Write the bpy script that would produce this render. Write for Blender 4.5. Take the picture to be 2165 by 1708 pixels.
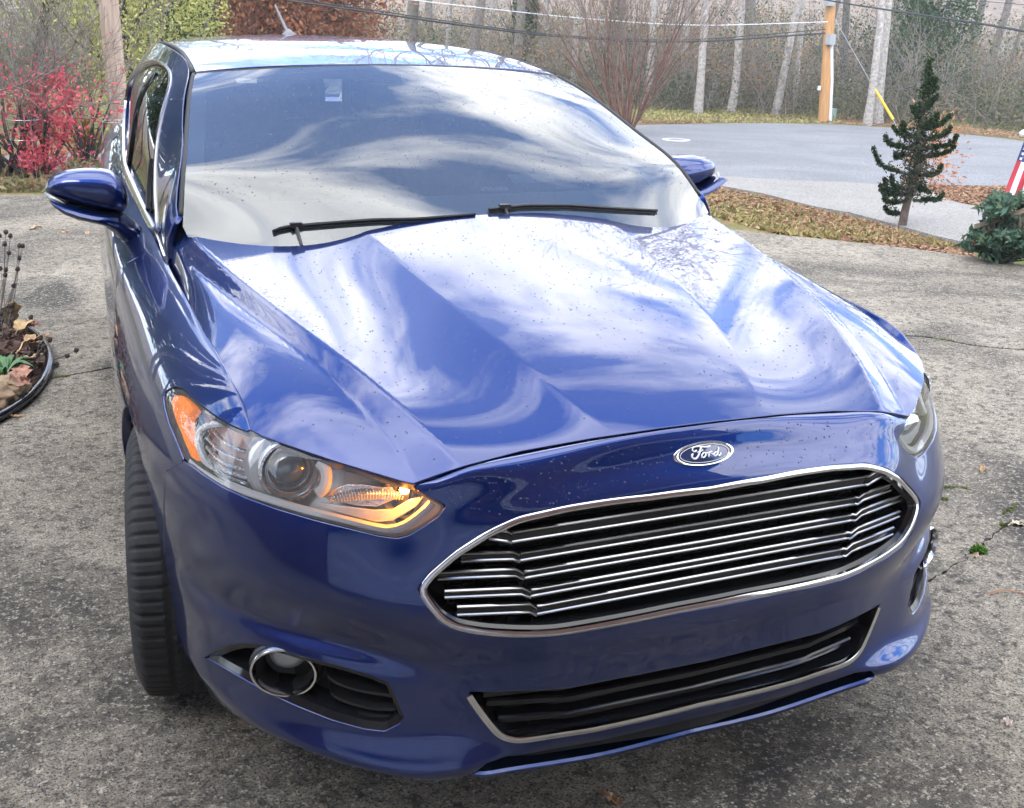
import bpy, bmesh, math, random
import numpy as np
from mathutils import Vector, Matrix, Euler, geometry, noise
random.seed(11); np.random.seed(11)
for _o in list(bpy.data.objects): bpy.data.objects.remove(_o)
SC = bpy.context.scene
COL = SC.collection
R = math.radians
# ------------------------------------------------------------------ camera
CAMLOC = np.array([-1.21115, -2.67237, 1.57757]); CAMROT = (1.238788, -0.034092, -0.416649); FOC = 2492.28
VW, VH = 2165.0, 1708.0
cd = bpy.data.cameras.new('camera'); cam = bpy.data.objects.new('camera', cd); COL.objects.link(cam)
cam.location = CAMLOC; cam.rotation_euler = CAMROT
cd.sensor_fit = 'HORIZONTAL'; cd.sensor_width = 36.0; cd.lens = 36.0 * FOC / VW
cd.clip_start = 0.05; cd.clip_end = 600.0
SC.camera = cam
# ------------------------------------------------------------------ sky, sun, exposure
SUN_EL, SUN_AZ = R(48), R(232)          # azimuth measured from +y towards +x
w = bpy.data.worlds.new('World'); SC.world = w; w.use_nodes = True
def build_world():
    nt = w.node_tree; N = nt.nodes; L = nt.links
    for n in list(N): N.remove(n)
    out = N.new('ShaderNodeOutputWorld'); bg = N.new('ShaderNodeBackground'); bg.inputs[1].default_value = 0.1
    sky = N.new('ShaderNodeTexSky'); sky.sky_type = 'NISHITA'; sky.sun_disc = False
    sky.sun_elevation = SUN_EL; sky.sun_rotation = SUN_AZ; sky.dust_density = 0.6; sky.air_density = 1.0; sky.ozone_density = 2.5
    tc = N.new('ShaderNodeTexCoord')
    # broken cloud layer: direction projected on a plane overhead
    sep = N.new('ShaderNodeSeparateXYZ'); L.new(tc.outputs['Generated'], sep.inputs[0])
    def math_(op, a, b=None, clamp=False):
        m = N.new('ShaderNodeMath'); m.operation = op; m.use_clamp = clamp
        for i, v in enumerate((a, b)):
            if v is None: continue
            if isinstance(v, (int, float)): m.inputs[i].default_value = v
            else: L.new(v, m.inputs[i])
        return m.outputs[0]
    zz = math_('MAXIMUM', math_('ADD', sep.outputs[2], 0.12), 0.06)
    px = math_('DIVIDE', sep.outputs[0], zz); py = math_('DIVIDE', sep.outputs[1], zz)
    cmb = N.new('ShaderNodeCombineXYZ'); L.new(px, cmb.inputs[0]); L.new(py, cmb.inputs[1])
    mp = N.new('ShaderNodeMapping'); mp.inputs['Location'].default_value = (5.9, 2.2, 0.0); mp.inputs['Rotation'].default_value = (0, 0, R(35))
    mp.inputs['Scale'].default_value = (1.1, 1.9, 1.0); L.new(cmb.outputs[0], mp.inputs[0])
    n1 = N.new('ShaderNodeTexNoise'); n1.inputs['Scale'].default_value = 1.1; n1.inputs['Detail'].default_value = 9.0
    n1.inputs['Roughness'].default_value = 0.56; n1.inputs['Distortion'].default_value = 0.55; L.new(mp.outputs[0], n1.inputs['Vector'])
    rp = N.new('ShaderNodeValToRGB'); rp.color_ramp.elements[0].position = 0.41; rp.color_ramp.elements[1].position = 0.54
    rp.color_ramp.elements[0].color = (0.10, 0.10, 0.10, 1); rp.color_ramp.elements[1].color = (1, 1, 1, 1)
    L.new(n1.outputs['Fac'], rp.inputs[0])
    n2 = N.new('ShaderNodeTexNoise'); n2.inputs['Scale'].default_value = 2.4; n2.inputs['Detail'].default_value = 6.0; L.new(mp.outputs[0], n2.inputs['Vector'])
    cr = N.new('ShaderNodeValToRGB'); cr.color_ramp.elements[0].position = 0.3; cr.color_ramp.elements[1].position = 0.7
    cr.color_ramp.elements[0].color = (17.0, 17.4, 18.2, 1); cr.color_ramp.elements[1].color = (33.0, 32.9, 32.7, 1)
    L.new(n2.outputs['Fac'], cr.inputs[0])
    mx = N.new('ShaderNodeMix'); mx.data_type = 'RGBA'
    L.new(rp.outputs[0], mx.inputs[0]); tint = N.new('ShaderNodeMix'); tint.data_type = 'RGBA'; tint.blend_type = 'MULTIPLY'; tint.inputs[0].default_value = 1.0; L.new(sky.outputs[0], tint.inputs[6]); tint.inputs[7].default_value = (0.55, 1.9, 3.5, 1); L.new(tint.outputs[2], mx.inputs[6]); L.new(cr.outputs[0], mx.inputs[7])
    L.new(mx.outputs[2], bg.inputs[0]); L.new(bg.outputs[0], out.inputs[0])
build_world()
sd = bpy.data.lights.new('sun', 'SUN'); sun = bpy.data.objects.new('sun', sd); COL.objects.link(sun)
sd.energy = 1.2; sd.angle = R(30); sd.color = (1.0, 0.93, 0.84)
_d = Vector((math.sin(SUN_AZ) * math.cos(SUN_EL), math.cos(SUN_AZ) * math.cos(SUN_EL), math.sin(SUN_EL)))
sun.rotation_euler = _d.to_track_quat('Z', 'Y').to_euler(); sun.location = (6, 8, 12)
SC.view_settings.view_transform = 'Standard'; SC.view_settings.look = 'None'; SC.view_settings.gamma = 1.0
SC.view_settings.use_curve_mapping = False; SC.view_settings.exposure = 0.95
SC.cycles.max_bounces = 10; SC.cycles.transparent_max_bounces = 24; SC.cycles.caustics_reflective = False; SC.cycles.caustics_refractive = False
SC.cycles.use_denoising = True
# ------------------------------------------------------------------ helpers
GZ = -0.06                                     # level of the driveway
def _rotm(rx, ry, rz):
    return np.array(Euler((rx, ry, rz), 'XYZ').to_matrix())
CR = _rotm(*CAMROT)
def proj(P):
    q = (np.asarray(P, float) - CAMLOC) @ CR
    return np.stack([VW / 2 + FOC * q[..., 0] / -q[..., 2], VH / 2 - FOC * q[..., 1] / -q[..., 2]], -1)
def ray(p):
    p = np.asarray(p, float)
    d = np.stack([(p[..., 0] - VW / 2) / FOC, -(p[..., 1] - VH / 2) / FOC, -np.ones(p.shape[:-1])], -1) @ CR.T
    return d / np.linalg.norm(d, axis=-1, keepdims=True)
def onplane(p, axis, val):
    d = ray(p); t = (val - CAMLOC[axis]) / d[..., axis]
    return CAMLOC + d * np.asarray(t)[..., None]
def at_dist(p, dist):                          # point at horizontal distance dist along a sight line
    d = ray(np.asarray(p, float)); return CAMLOC + d * (dist / math.hypot(d[0], d[1]))
# survey windows: origin and scale of each close-up in which a line was read off
_ZW = dict(V=(0, 0, 1 / 1.8919), a=(0, 0, 1.5464), b=(2000, 0, 1.0329), c=(600, 1400, 1.5464), d=(1600, 1700, .9021), e=(400, 2300, 1.3531), f=(1600, 2300, .8674),
           a2=(3100, 1300, 2.1727), b2=(3100, 2086, 2.1727), c2=(2400, 100, 2.1727), d2=(500, 600, 2.1727), e2=(500, 1300, 2.1727), f2=(400, 1900, 2.1727), r=(700, 0, 1.353),
           p=(0, 0, 2.135), q=(0, 900, 2.135), t=(3400, 200, 1.898))
def T(zw, pts):
    ox, oy, s = _ZW[zw]; p = np.array(pts, float).reshape(-1, 2)
    return (np.array([ox, oy]) + p / s) / 1.8919
def tag(o, label=None, cat=None, group=None, kind=None):
    if label: o['label'] = label
    if cat: o['category'] = cat
    if group: o['group'] = group
    if kind: o['kind'] = kind
    return o
def link(name, me, mat=None, parent=None):
    if mat is not None and not me.materials:
        for m in (mat if isinstance(mat, (list, tuple)) else [mat]): me.materials.append(m)
    o = bpy.data.objects.new(name, me); COL.objects.link(o)
    if parent is not None: o.parent = parent
    return o
def empty(name, loc=(0, 0, 0), rz=0.0):
    o = bpy.data.objects.new(name, None); COL.objects.link(o); o.location = loc; o.rotation_euler = (0, 0, rz); o.empty_display_size = 0.1
    return o
def copy_tree(o, parent=None):
    c = o.copy(); COL.objects.link(c)
    if parent is not None: c.parent = parent
    for ch in list(o.children): copy_tree(ch, c)
    return c
class MB:
    """collects vertices and faces of one mesh"""
    def __init__(s): s.v = []; s.f = []; s.m = []; s.n = 0
    def add(s, verts, faces, mi=0):
        b = s.n; verts = [tuple(map(float, p)) for p in verts]; s.v += verts; s.n += len(verts)
        s.f += [tuple(b + i for i in f) for f in faces]; s.m += [mi] * len(faces)
    def box(s, c, d, rot=None, mi=0, bev=0.0):
        hx, hy, hz = d[0] / 2, d[1] / 2, d[2] / 2
        vs = [Vector((x * hx, y * hy, z * hz)) for x in (-1, 1) for y in (-1, 1) for z in (-1, 1)]
        if rot is not None:
            m = rot if isinstance(rot, Matrix) else Euler(rot).to_matrix(); vs = [m @ p for p in vs]
        s.add([p + Vector(c) for p in vs], [(0, 1, 3, 2), (4, 6, 7, 5), (0, 4, 5, 1), (2, 3, 7, 6), (0, 2, 6, 4), (1, 5, 7, 3)], mi)
    def tube(s, pts, rad, n=8, cap=True, mi=0, closed=False, flat=None):
        pts = [Vector(p) for p in pts]; k = len(pts); rad = rad if hasattr(rad, '__len__') else [rad] * k
        ref = None; vs = []
        for i in range(k):
            a = pts[(i - 1) % k if closed else max(0, i - 1)]; b = pts[(i + 1) % k if closed else min(k - 1, i + 1)]
            t = (b - a); t = t.normalized() if t.length > 1e-9 else Vector((0, 0, 1))
            if ref is None: ref = t.orthogonal().normalized()
            ref = ref - t * ref.dot(t); ref = ref.normalized() if ref.length > 1e-6 else t.orthogonal().normalized()
            bi = t.cross(ref)
            for j in range(n):
                an = 2 * math.pi * j / n; vs.append(pts[i] + (ref * math.cos(an) + bi * math.sin(an)) * rad[i])
        fs = []
        for i in range(k if closed else k - 1):
            i2 = (i + 1) % k
            for j in range(n): fs.append((i * n + j, i * n + (j + 1) % n, i2 * n + (j + 1) % n, i2 * n + j))
        if cap and not closed: fs.append(tuple(range(n - 1, -1, -1))); fs.append(tuple(range((k - 1) * n, k * n)))
        s.add(vs, fs, mi)
    def lathe(s, prof, axis_o=(0, 0, 0), axis=(0, 0, 1), n=24, mi=0, cap=False):
        q = Vector((0, 0, 1)).rotation_difference(Vector(axis)); o = Vector(axis_o); vs = []; fs = []
        for (r, z) in prof:
            for j in range(n):
                a = 2 * math.pi * j / n; vs.append(o + q @ Vector((r * math.cos(a), r * math.sin(a), z)))
        for i in range(len(prof) - 1):
            for j in range(n): fs.append((i * n + j, i * n + (j + 1) % n, (i + 1) * n + (j + 1) % n, (i + 1) * n + j))
        if cap: fs.append(tuple(range(n - 1, -1, -1))); fs.append(tuple(range((len(prof) - 1) * n, len(prof) * n)))
        s.add(vs, fs, mi)
    def mesh(s, name, smooth=True, angle=None):
        me = bpy.data.meshes.new(name); me.from_pydata(s.v, [], s.f)
        if any(s.m): me.polygons.foreach_set('material_index', s.m)
        me.polygons.foreach_set('use_smooth', [bool(smooth)] * len(s.f)); me.update()
        if smooth and angle: me.set_sharp_from_angle(angle=R(angle))
        return me
    def build(s, name, mat=None, parent=None, smooth=True, angle=40):
        return link(name, s.mesh(name, smooth, angle), mat, parent)
def fastmesh(name, V, F, smooth=False, mi=None):
    """mesh from numpy arrays: V (n,3), F (m,3) or (m,4)"""
    me = bpy.data.meshes.new(name); V = np.ascontiguousarray(V, np.float32); F = np.ascontiguousarray(F, np.int32); k = F.shape[1]
    me.vertices.add(len(V)); me.vertices.foreach_set('co', V.ravel()); me.loops.add(F.size); me.loops.foreach_set('vertex_index', F.ravel())
    me.polygons.add(len(F)); me.polygons.foreach_set('loop_start', np.arange(0, F.size, k, dtype=np.int32))
    if smooth: me.polygons.foreach_set('use_smooth', np.ones(len(F), bool))
    if mi is not None: me.polygons.foreach_set('material_index', np.asarray(mi, np.int32))
    me.update(calc_edges=True); return me
def resamp(p, n, closed=False):
    p = np.asarray(p, float)
    if closed: p = np.vstack([p, p[:1]])
    d = np.r_[0, np.cumsum(np.linalg.norm(np.diff(p, axis=0), axis=1))]; t = np.linspace(0, d[-1], n + 1 if closed else n)
    q = np.stack([np.interp(t, d, p[:, k]) for k in range(p.shape[1])], 1)
    return q[:-1] if closed else q
def smooth_line(p, n, closed=False):
    """Catmull-Rom through the points, resampled evenly"""
    p = np.asarray(p, float); m = len(p)
    if closed: e = np.vstack([p[-1:], p, p[:2]])
    else: e = np.vstack([2 * p[:1] - p[1:2], p, 2 * p[-1:] - p[-2:-1]])
    out = []
    for i in range(m if closed else m - 1):
        a, b, c, d = e[i], e[i + 1], e[i + 2], e[i + 3]
        for t in np.linspace(0, 1, 12, endpoint=False):
            out.append(.5 * ((2 * b) + (c - a) * t + (2 * a - 5 * b + 4 * c - d) * t * t + (3 * b - a - 3 * c + d) * t ** 3))
    if not closed: out.append(p[-1])
    return resamp(out, n, closed)
class Spl:
    """natural cubic spline on fixed knots, many value sets"""
    def __init__(s, x):
        s.x = x = np.asarray(x, float); n = len(x); h = np.diff(x); A = np.eye(n); B = np.zeros((n, n))
        for i in range(1, n - 1):
            A[i, i - 1] = h[i - 1]; A[i, i] = 2 * (h[i - 1] + h[i]); A[i, i + 1] = h[i]
            B[i, i - 1] = 6 / h[i - 1]; B[i, i] = -6 / h[i - 1] - 6 / h[i]; B[i, i + 1] = 6 / h[i]
        s.Q = np.linalg.solve(A, B); s.h = h
    def w(s, q):
        """weight matrix (len q, n knots): values = w @ y"""
        q = np.asarray(q, float); i = np.clip(np.searchsorted(s.x, q) - 1, 0, len(s.x) - 2); h = s.h[i]; n = len(s.x)
        b = (q - s.x[i]) / h; a = 1 - b; W = np.zeros((len(q), n)); r = np.arange(len(q))
        W[r, i] += a; W[r, i + 1] += b
        bb = np.clip(b, -0.5, 1.5); aa = 1 - bb
        W += ((aa ** 3 - aa) * h * h / 6)[:, None] * s.Q[i] + ((bb ** 3 - bb) * h * h / 6)[:, None] * s.Q[i + 1]
        return W
def norms(f, U, V, eu=2e-3, ev=2e-3):
    a = f(U + eu, V) - f(U - eu, V); b = f(U, V + ev) - f(U, V - ev); n = np.cross(a, b)
    return n / np.maximum(np.linalg.norm(n, axis=1, keepdims=True), 1e-12)
def panel(f, outline, holes=(), step=(.012, .012), flange=0.012, flip=False, name='panel', eu=2e-3, ev=2e-3, hole_flange=None, outer_flange=True):
    """sheet-metal panel: smooth surface f(u,v) trimmed by an outline and holes (uv polygons), folded inwards along its edges"""
    loops = [np.asarray(outline, float)] + [np.asarray(h, float) for h in holes]
    pts = []; edges = []; rng = []
    for lp in loops:
        b = len(pts); n = len(lp); pts += [tuple(p) for p in lp]; edges += [(b + i, b + (i + 1) % n) for i in range(n)]; rng.append((b, n))
    allp = np.array(pts); mn = loops[0].min(0); mx = loops[0].max(0)
    gu = np.arange(mn[0] + step[0] * .5, mx[0], step[0]); gv = np.arange(mn[1] + step[1] * .5, mx[1], step[1])
    G = np.stack(np.meshgrid(gu, gv, indexing='ij'), -1).reshape(-1, 2)
    if len(G):
        sc = np.array(step); near = np.full(len(G), 1e9)
        dense = np.vstack([resamp(lp / sc, max(len(lp), int(np.linalg.norm(np.diff(np.vstack([lp, lp[:1]]) / sc, axis=0), axis=1).sum() * 2)), True) for lp in loops])
        for k in range(0, len(dense), 200): near = np.minimum(near, np.min(np.linalg.norm((G / sc)[:, None] - dense[None, k:k + 200], axis=2), axis=1))
        G = G[near > .55]
        pts += [tuple(p) for p in G]
    vo, eo, fo, *_ = geometry.delaunay_2d_cdt([Vector(p) for p in pts], edges, [], 1, 1e-7)
    uv = np.array([(p.x, p.y) for p in vo]); P = f(uv[:, 0], uv[:, 1]); Nn = norms(f, uv[:, 0], uv[:, 1], eu, ev)
    if flip: Nn = -Nn
    if holes:
        cen = np.array([uv[list(q)].mean(0) for q in fo]); ins = np.zeros(len(cen), bool)
        for h in loops[1:]:
            x0, y0 = h[:, 0], h[:, 1]; x1, y1 = np.roll(x0, -1), np.roll(y0, -1)
            c = ((y0 > cen[:, 1:]) != (y1 > cen[:, 1:])) & (cen[:, :1] < (x1 - x0) * (cen[:, 1:] - y0) / np.where(y1 == y0, 1e-12, y1 - y0) + x0); ins |= (c.sum(1) % 2 == 1)
        fo = [q for q, k in zip(fo, ins) if not k]
    F = []
    for q in fo:
        q = list(q); a, b, c = P[q[0]], P[q[1]], P[q[2]]
        if np.dot(np.cross(b - a, c - a), Nn[q[0]]) < 0: q.reverse()
        F.append(tuple(q))
    verts = [tuple(p) for p in P]; nor = [tuple(p) for p in Nn]
    # folded edge
    cnt = {}
    for q in F:
        for i in range(len(q)):
            a, b = q[i], q[(i + 1) % len(q)]; cnt[(a, b)] = cnt.get((a, b), 0) + 1
    bd = [(a, b) for (a, b) in cnt if (b, a) not in cnt]
    hp = np.vstack(loops[1:]) if holes else None
    if flange:
        new = {}
        for a, b in bd:
            for k in (a, b): new.setdefault(k, []).append((a, b))
        idx = {}
        for k, es in new.items():
            o = np.zeros(3)
            for a, b in es: o += np.cross(P[b] - P[a], Nn[k])
            o /= max(np.linalg.norm(o), 1e-9); fl = flange
            if hp is not None and hole_flange is not None and np.min(np.linalg.norm(hp - uv[k], axis=1)) < 1e-5: fl = hole_flange
            idx[k] = len(verts); r1 = .0018
            verts += [tuple(P[k] + o * r1 * .8 - Nn[k] * r1 * .5), tuple(P[k] + o * r1 - Nn[k] * r1 * 2), tuple(P[k] + o * r1 - Nn[k] * fl)]
            n1 = Nn[k] * .7 + o * .7; n1 /= np.linalg.norm(n1); nor += [tuple(n1), tuple(o), tuple(o)]
        for a, b in bd:
            ia, ib = idx[a], idx[b]
            F += [(b, a, ia, ib), (ib, ia, ia + 1, ib + 1), (ib + 1, ia + 1, ia + 2, ib + 2)]
    me = bpy.data.meshes.new(name); me.from_pydata(verts, [], F); me.polygons.foreach_set('use_smooth', [True] * len(F)); me.update()
    me.normals_split_custom_set_from_vertices([Vector(n) for n in nor])
    return me
# ================================================================== MATERIALS
def newmat(name):
    m = bpy.data.materials.new(name); m.use_nodes = True; nt = m.node_tree
    b = nt.nodes['Principled BSDF']; return m, nt, b
def pmat(name, col, rough=.5, metal=0.0, spec=.5, coat=0.0, coat_rough=.03, var=0.0, scale=8.0, bump=0.0, bscale=60.0, emit=None, estr=0.0, coord='Object'):
    m, nt, b = newmat(name); N = nt.nodes; L = nt.links
    b.inputs['Base Color'].default_value = (*col, 1); b.inputs['Roughness'].default_value = rough; b.inputs['Metallic'].default_value = metal
    b.inputs['Specular IOR Level'].default_value = spec; b.inputs['Coat Weight'].default_value = coat; b.inputs['Coat Roughness'].default_value = coat_rough
    if emit: b.inputs['Emission Color'].default_value = (*emit, 1); b.inputs['Emission Strength'].default_value = estr
    if var or bump:
        tc = N.new('ShaderNodeTexCoord')
    if var:
        nz = N.new('ShaderNodeTexNoise'); nz.inputs['Scale'].default_value = scale; nz.inputs['Detail'].default_value = 6; L.new(tc.outputs[coord], nz.inputs['Vector'])
        hv = N.new('ShaderNodeMix'); hv.data_type = 'RGBA'; mr = N.new('ShaderNodeMapRange'); mr.inputs[1].default_value = .3; mr.inputs[2].default_value = .7
        L.new(nz.outputs['Fac'], mr.inputs[0]); L.new(mr.outputs[0], hv.inputs[0])
        hv.inputs[6].default_value = (*[c * (1 - var) for c in col], 1); hv.inputs[7].default_value = (*[min(1, c * (1 + var)) for c in col], 1)
        L.new(hv.outputs[2], b.inputs['Base Color'])
    if bump:
        nb = N.new('ShaderNodeTexNoise'); nb.inputs['Scale'].default_value = bscale; nb.inputs['Detail'].default_value = 5; L.new(tc.outputs[coord], nb.inputs['Vector'])
        bp = N.new('ShaderNodeBump'); bp.inputs['Strength'].default_value = bump; bp.inputs['Distance'].default_value = .01; L.new(nb.outputs['Fac'], bp.inputs['Height']); L.new(bp.outputs[0], b.inputs['Normal'])
    return m
def glassmat(name, tint=(.75, .85, .9), ior=1.5, alpha=0.0, body=(.3, .4, .45), rough=.0, boost=1.0):
    """thin glass: clear where seen straight on, mirror-like at a slant, with a faint diffuse film"""
    m = bpy.data.materials.new(name); m.use_nodes = True; nt = m.node_tree; N = nt.nodes; L = nt.links
    for n in list(N): N.remove(n)
    out = N.new('ShaderNodeOutputMaterial'); tr = N.new('ShaderNodeBsdfTransparent'); tr.inputs[0].default_value = (*tint, 1)
    gl = N.new('ShaderNodeBsdfGlossy'); gl.inputs['Roughness'].default_value = rough; gl.inputs[0].default_value = (1, 1, 1, 1)
    df = N.new('ShaderNodeBsdfDiffuse'); df.inputs[0].default_value = (*body, 1)
    fr = N.new('ShaderNodeFresnel'); fr.inputs[0].default_value = ior
    mu = N.new('ShaderNodeMath'); mu.operation = 'MULTIPLY'; mu.use_clamp = True; mu.inputs[1].default_value = boost; L.new(fr.outputs[0], mu.inputs[0])
    m1 = N.new('ShaderNodeMixShader'); m1.inputs[0].default_value = alpha; L.new(tr.outputs[0], m1.inputs[1]); L.new(df.outputs[0], m1.inputs[2])
    m2 = N.new('ShaderNodeMixShader'); L.new(mu.outputs[0], m2.inputs[0]); L.new(m1.outputs[0], m2.inputs[1]); L.new(gl.outputs[0], m2.inputs[2])
    L.new(m2.outputs[0], out.inputs[0]); return m
def paintmat():
    m, nt, b = newmat('deep_blue_paint'); N = nt.nodes; L = nt.links
    b.inputs['Base Color'].default_value = (.0003, .0165, .115, 1); b.inputs['Metallic'].default_value = .92; b.inputs['Roughness'].default_value = .38
    b.inputs['Coat Weight'].default_value = 1.0; b.inputs['Coat Roughness'].default_value = .012; b.inputs['Coat IOR'].default_value = 1.62
    tc = N.new('ShaderNodeTexCoord')
    # metal flakes
    vo = N.new('ShaderNodeTexVoronoi'); vo.inputs['Scale'].default_value = 1400; L.new(tc.outputs['Object'], vo.inputs['Vector'])
    mp = N.new('ShaderNodeMapRange'); mp.inputs[3].default_value = .30; mp.inputs[4].default_value = .46
    L.new(vo.outputs['Color'], mp.inputs[0]); L.new(mp.outputs[0], b.inputs['Roughness'])
    # orange peel
    nb = N.new('ShaderNodeTexNoise'); nb.inputs['Scale'].default_value = 55; nb.inputs['Detail'].default_value = 2; L.new(tc.outputs['Object'], nb.inputs['Vector'])
    bp = N.new('ShaderNodeBump'); bp.inputs['Strength'].default_value = .03; bp.inputs['Distance'].default_value = .001; L.new(nb.outputs['Fac'], bp.inputs['Height'])
    L.new(bp.outputs[0], b.inputs['Coat Normal'])
    return m
M = {}
M['paint'] = paintmat()
M['gap'] = pmat('black_rubber', (.008, .008, .009), .6)
M['gloss_black'] = pmat('gloss_black_plastic', (.008, .008, .010), .12)
M['black'] = pmat('black_plastic', (.012, .012, .013), .42, bump=.08, bscale=300)
M['dark'] = pmat('dark_void', (.004, .004, .004), .8)
M['chrome'] = pmat('chrome', (.60, .60, .61), .12, 1.0, var=.06, scale=30)
M['barchrome'] = pmat('grille_bar_chrome', (.30, .30, .31), .22, 1.0)
M['satin'] = pmat('satin_chrome', (.62, .62, .63), .2, 1.0)
M['lens'] = glassmat('clear_lens', (.96, .97, .98), 1.5, .07, (.6, .62, .62))  # diffuse film puts a pale sky reflection into the lens colour
M['glass'] = glassmat('windscreen_glass', (.74, .88, .93), 2.0, .05, (.35, .45, .48))
M['sideglass'] = glassmat('tinted_side_glass', (.12, .13, .12), 1.9, .02, (.05, .05, .05))
M['frit'] = pmat('black_ceramic_border', (.02, .02, .022), .5)
M['silver'] = pmat('lamp_reflector', (.72, .73, .74), .22, .9, bump=.2, bscale=120)
M['lampgrey'] = pmat('lamp_bezel_grey', (.66, .67, .67), .35, .3, var=.1, scale=40)
M['whitebar'] = pmat('lamp_light_guide', (.80, .82, .82), .3)
M['amber'] = pmat('glowing_amber_reflector', (.95, .22, .01), .25, var=.25, scale=90, bump=.5, bscale=500, emit=(1, .22, .005), estr=.35)  # slight emission paints a glow into the amber plastic
M['bulb'] = pmat('lit_indicator_bulb', (1, .5, .1), .3, emit=(1, .30, .025), estr=420)
M['rubber'] = pmat('tyre_rubber', (.011, .011, .012), .7, var=.3, scale=60, bump=.25, bscale=400)
M['alloy'] = pmat('alloy_rim', (.55, .56, .58), .25, 1.0)
M['int_grey'] = pmat('interior_fabric', (.10, .10, .105), .9, var=.2, scale=30)
M['dash'] = pmat('dashboard', (.05, .05, .055), .7, bump=.1, bscale=300)
M['badge_blue'] = pmat('badge_enamel', (.02, .035, .11), .12, .2, coat=1)
# ================================================================== CAR SURFACES (metres, car axis = y, nose at -y)
_BP = [(0, -.99), (.2, -.982), (.4, -.955), (.5, -.928), (.58, -.898), (.68, -.838), (.78, -.745), (.86, -.62), (.91, -.48), (.937, -.33), (.953, -.10), (.948, .2), (.930, .5), (.878, 1.2), (.82, 1.9), (.72, 2.9)]
_DZ = [  # rows from the bottom edge up: (z, offset from the plan curve)
 [(.180, -.030), (.222, -.012), (.262, -.006), (.352, -.006), (.420, .000), (.480, .004), (.580, -.014), (.704, -.042), (.766, -.078), (.815, -.105), (.800, -.140)],
 [(.180, -.028), (.222, -.010), (.262, -.005), (.352, -.004), (.420, .000), (.480, .004), (.580, -.012), (.695, -.038), (.757, -.073), (.806, -.100), (.792, -.135)],
 [(.180, -.010), (.220, .004), (.262, .000), (.360, .000), (.420, .000), (.485, .006), (.580, -.004), (.672, -.022), (.738, -.054), (.788, -.086), (.774, -.125)],
 [(.175, .010), (.215, .030), (.268, .006), (.368, -.006), (.425, -.004), (.495, .010), (.582, .000), (.662, -.018), (.728, -.045), (.775, -.067), (.762, -.105)],
 [(.178, .020), (.216, .036), (.272, .010), (.378, -.004), (.430, -.010), (.505, .012), (.584, .002), (.658, -.028), (.714, -.048), (.754, -.066), (.742, -.105)],
 [(.185, .012), (.226, .032), (.282, .010), (.396, .000), (.442, -.018), (.515, .010), (.590, .004), (.660, -.020), (.735, -.052), (.784, -.082), (.772, -.125)],
 [(.192, .000), (.236, .024), (.292, .010), (.404, .002), (.450, -.014), (.522, .008), (.594, .004), (.668, -.018), (.748, -.052), (.800, -.088), (.790, -.130)],
 [(.196, -.012), (.242, .010), (.298, .006), (.404, .002), (.452, -.006), (.525, .006), (.600, .002), (.680, -.012), (.775, -.048), (.834, -.092), (.824, -.135)],
 [(.196, -.022), (.244, -.002), (.300, .000), (.400, .002), (.452, .000), (.525, .004), (.605, .002), (.690, -.010), (.795, -.052), (.858, -.112), (.848, -.155)],
 [(.196, -.030), (.246, -.012), (.300, -.004), (.400, .000), (.455, .002), (.530, .003), (.612, .002), (.702, -.010), (.812, -.056), (.869, -.133), (.859, -.175)],
 [(.196, -.035), (.246, -.018), (.300, -.008), (.400, .000), (.460, .003), (.540, .003), (.625, .000), (.722, -.013), (.834, -.066), (.886, -.152), (.876, -.195)],
 [(.196, -.035), (.246, -.018), (.300, -.008), (.400, .000), (.465, .004), (.550, .003), (.640, .000), (.745, -.015), (.858, -.064), (.908, -.150), (.898, -.192)],
 [(.196, -.035), (.246, -.018), (.300, -.010), (.400, -.002), (.470, .004), (.560, .004), (.655, .002), (.765, -.010), (.875, -.042), (.925, -.134), (.930, -.162)],
 [(.196, -.035), (.246, -.018), (.300, -.012), (.400, -.004), (.480, .003), (.580, .006), (.690, .006), (.810, -.004), (.905, -.018), (.968, -.094), (.972, -.12)],
 [(.196, -.035), (.246, -.018), (.300, -.012), (.400, -.004), (.490, .003), (.600, .006), (.720, .006), (.840, -.006), (.935, -.025), (.998, -.102), (1.00, -.13)],
 [(.196, -.055), (.246, -.030), (.300, -.012), (.400, -.004), (.490, .003), (.610, .006), (.740, .004), (.860, -.012), (.950, -.035), (1.02, -.122), (1.025, -.15)]]
_bp = np.array(_BP); _bp2 = np.vstack([_bp[:0:-1] * [-1, 1], _bp])
_sk = np.r_[0, np.cumsum(np.linalg.norm(np.diff(_bp, axis=0), axis=1))]
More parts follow.
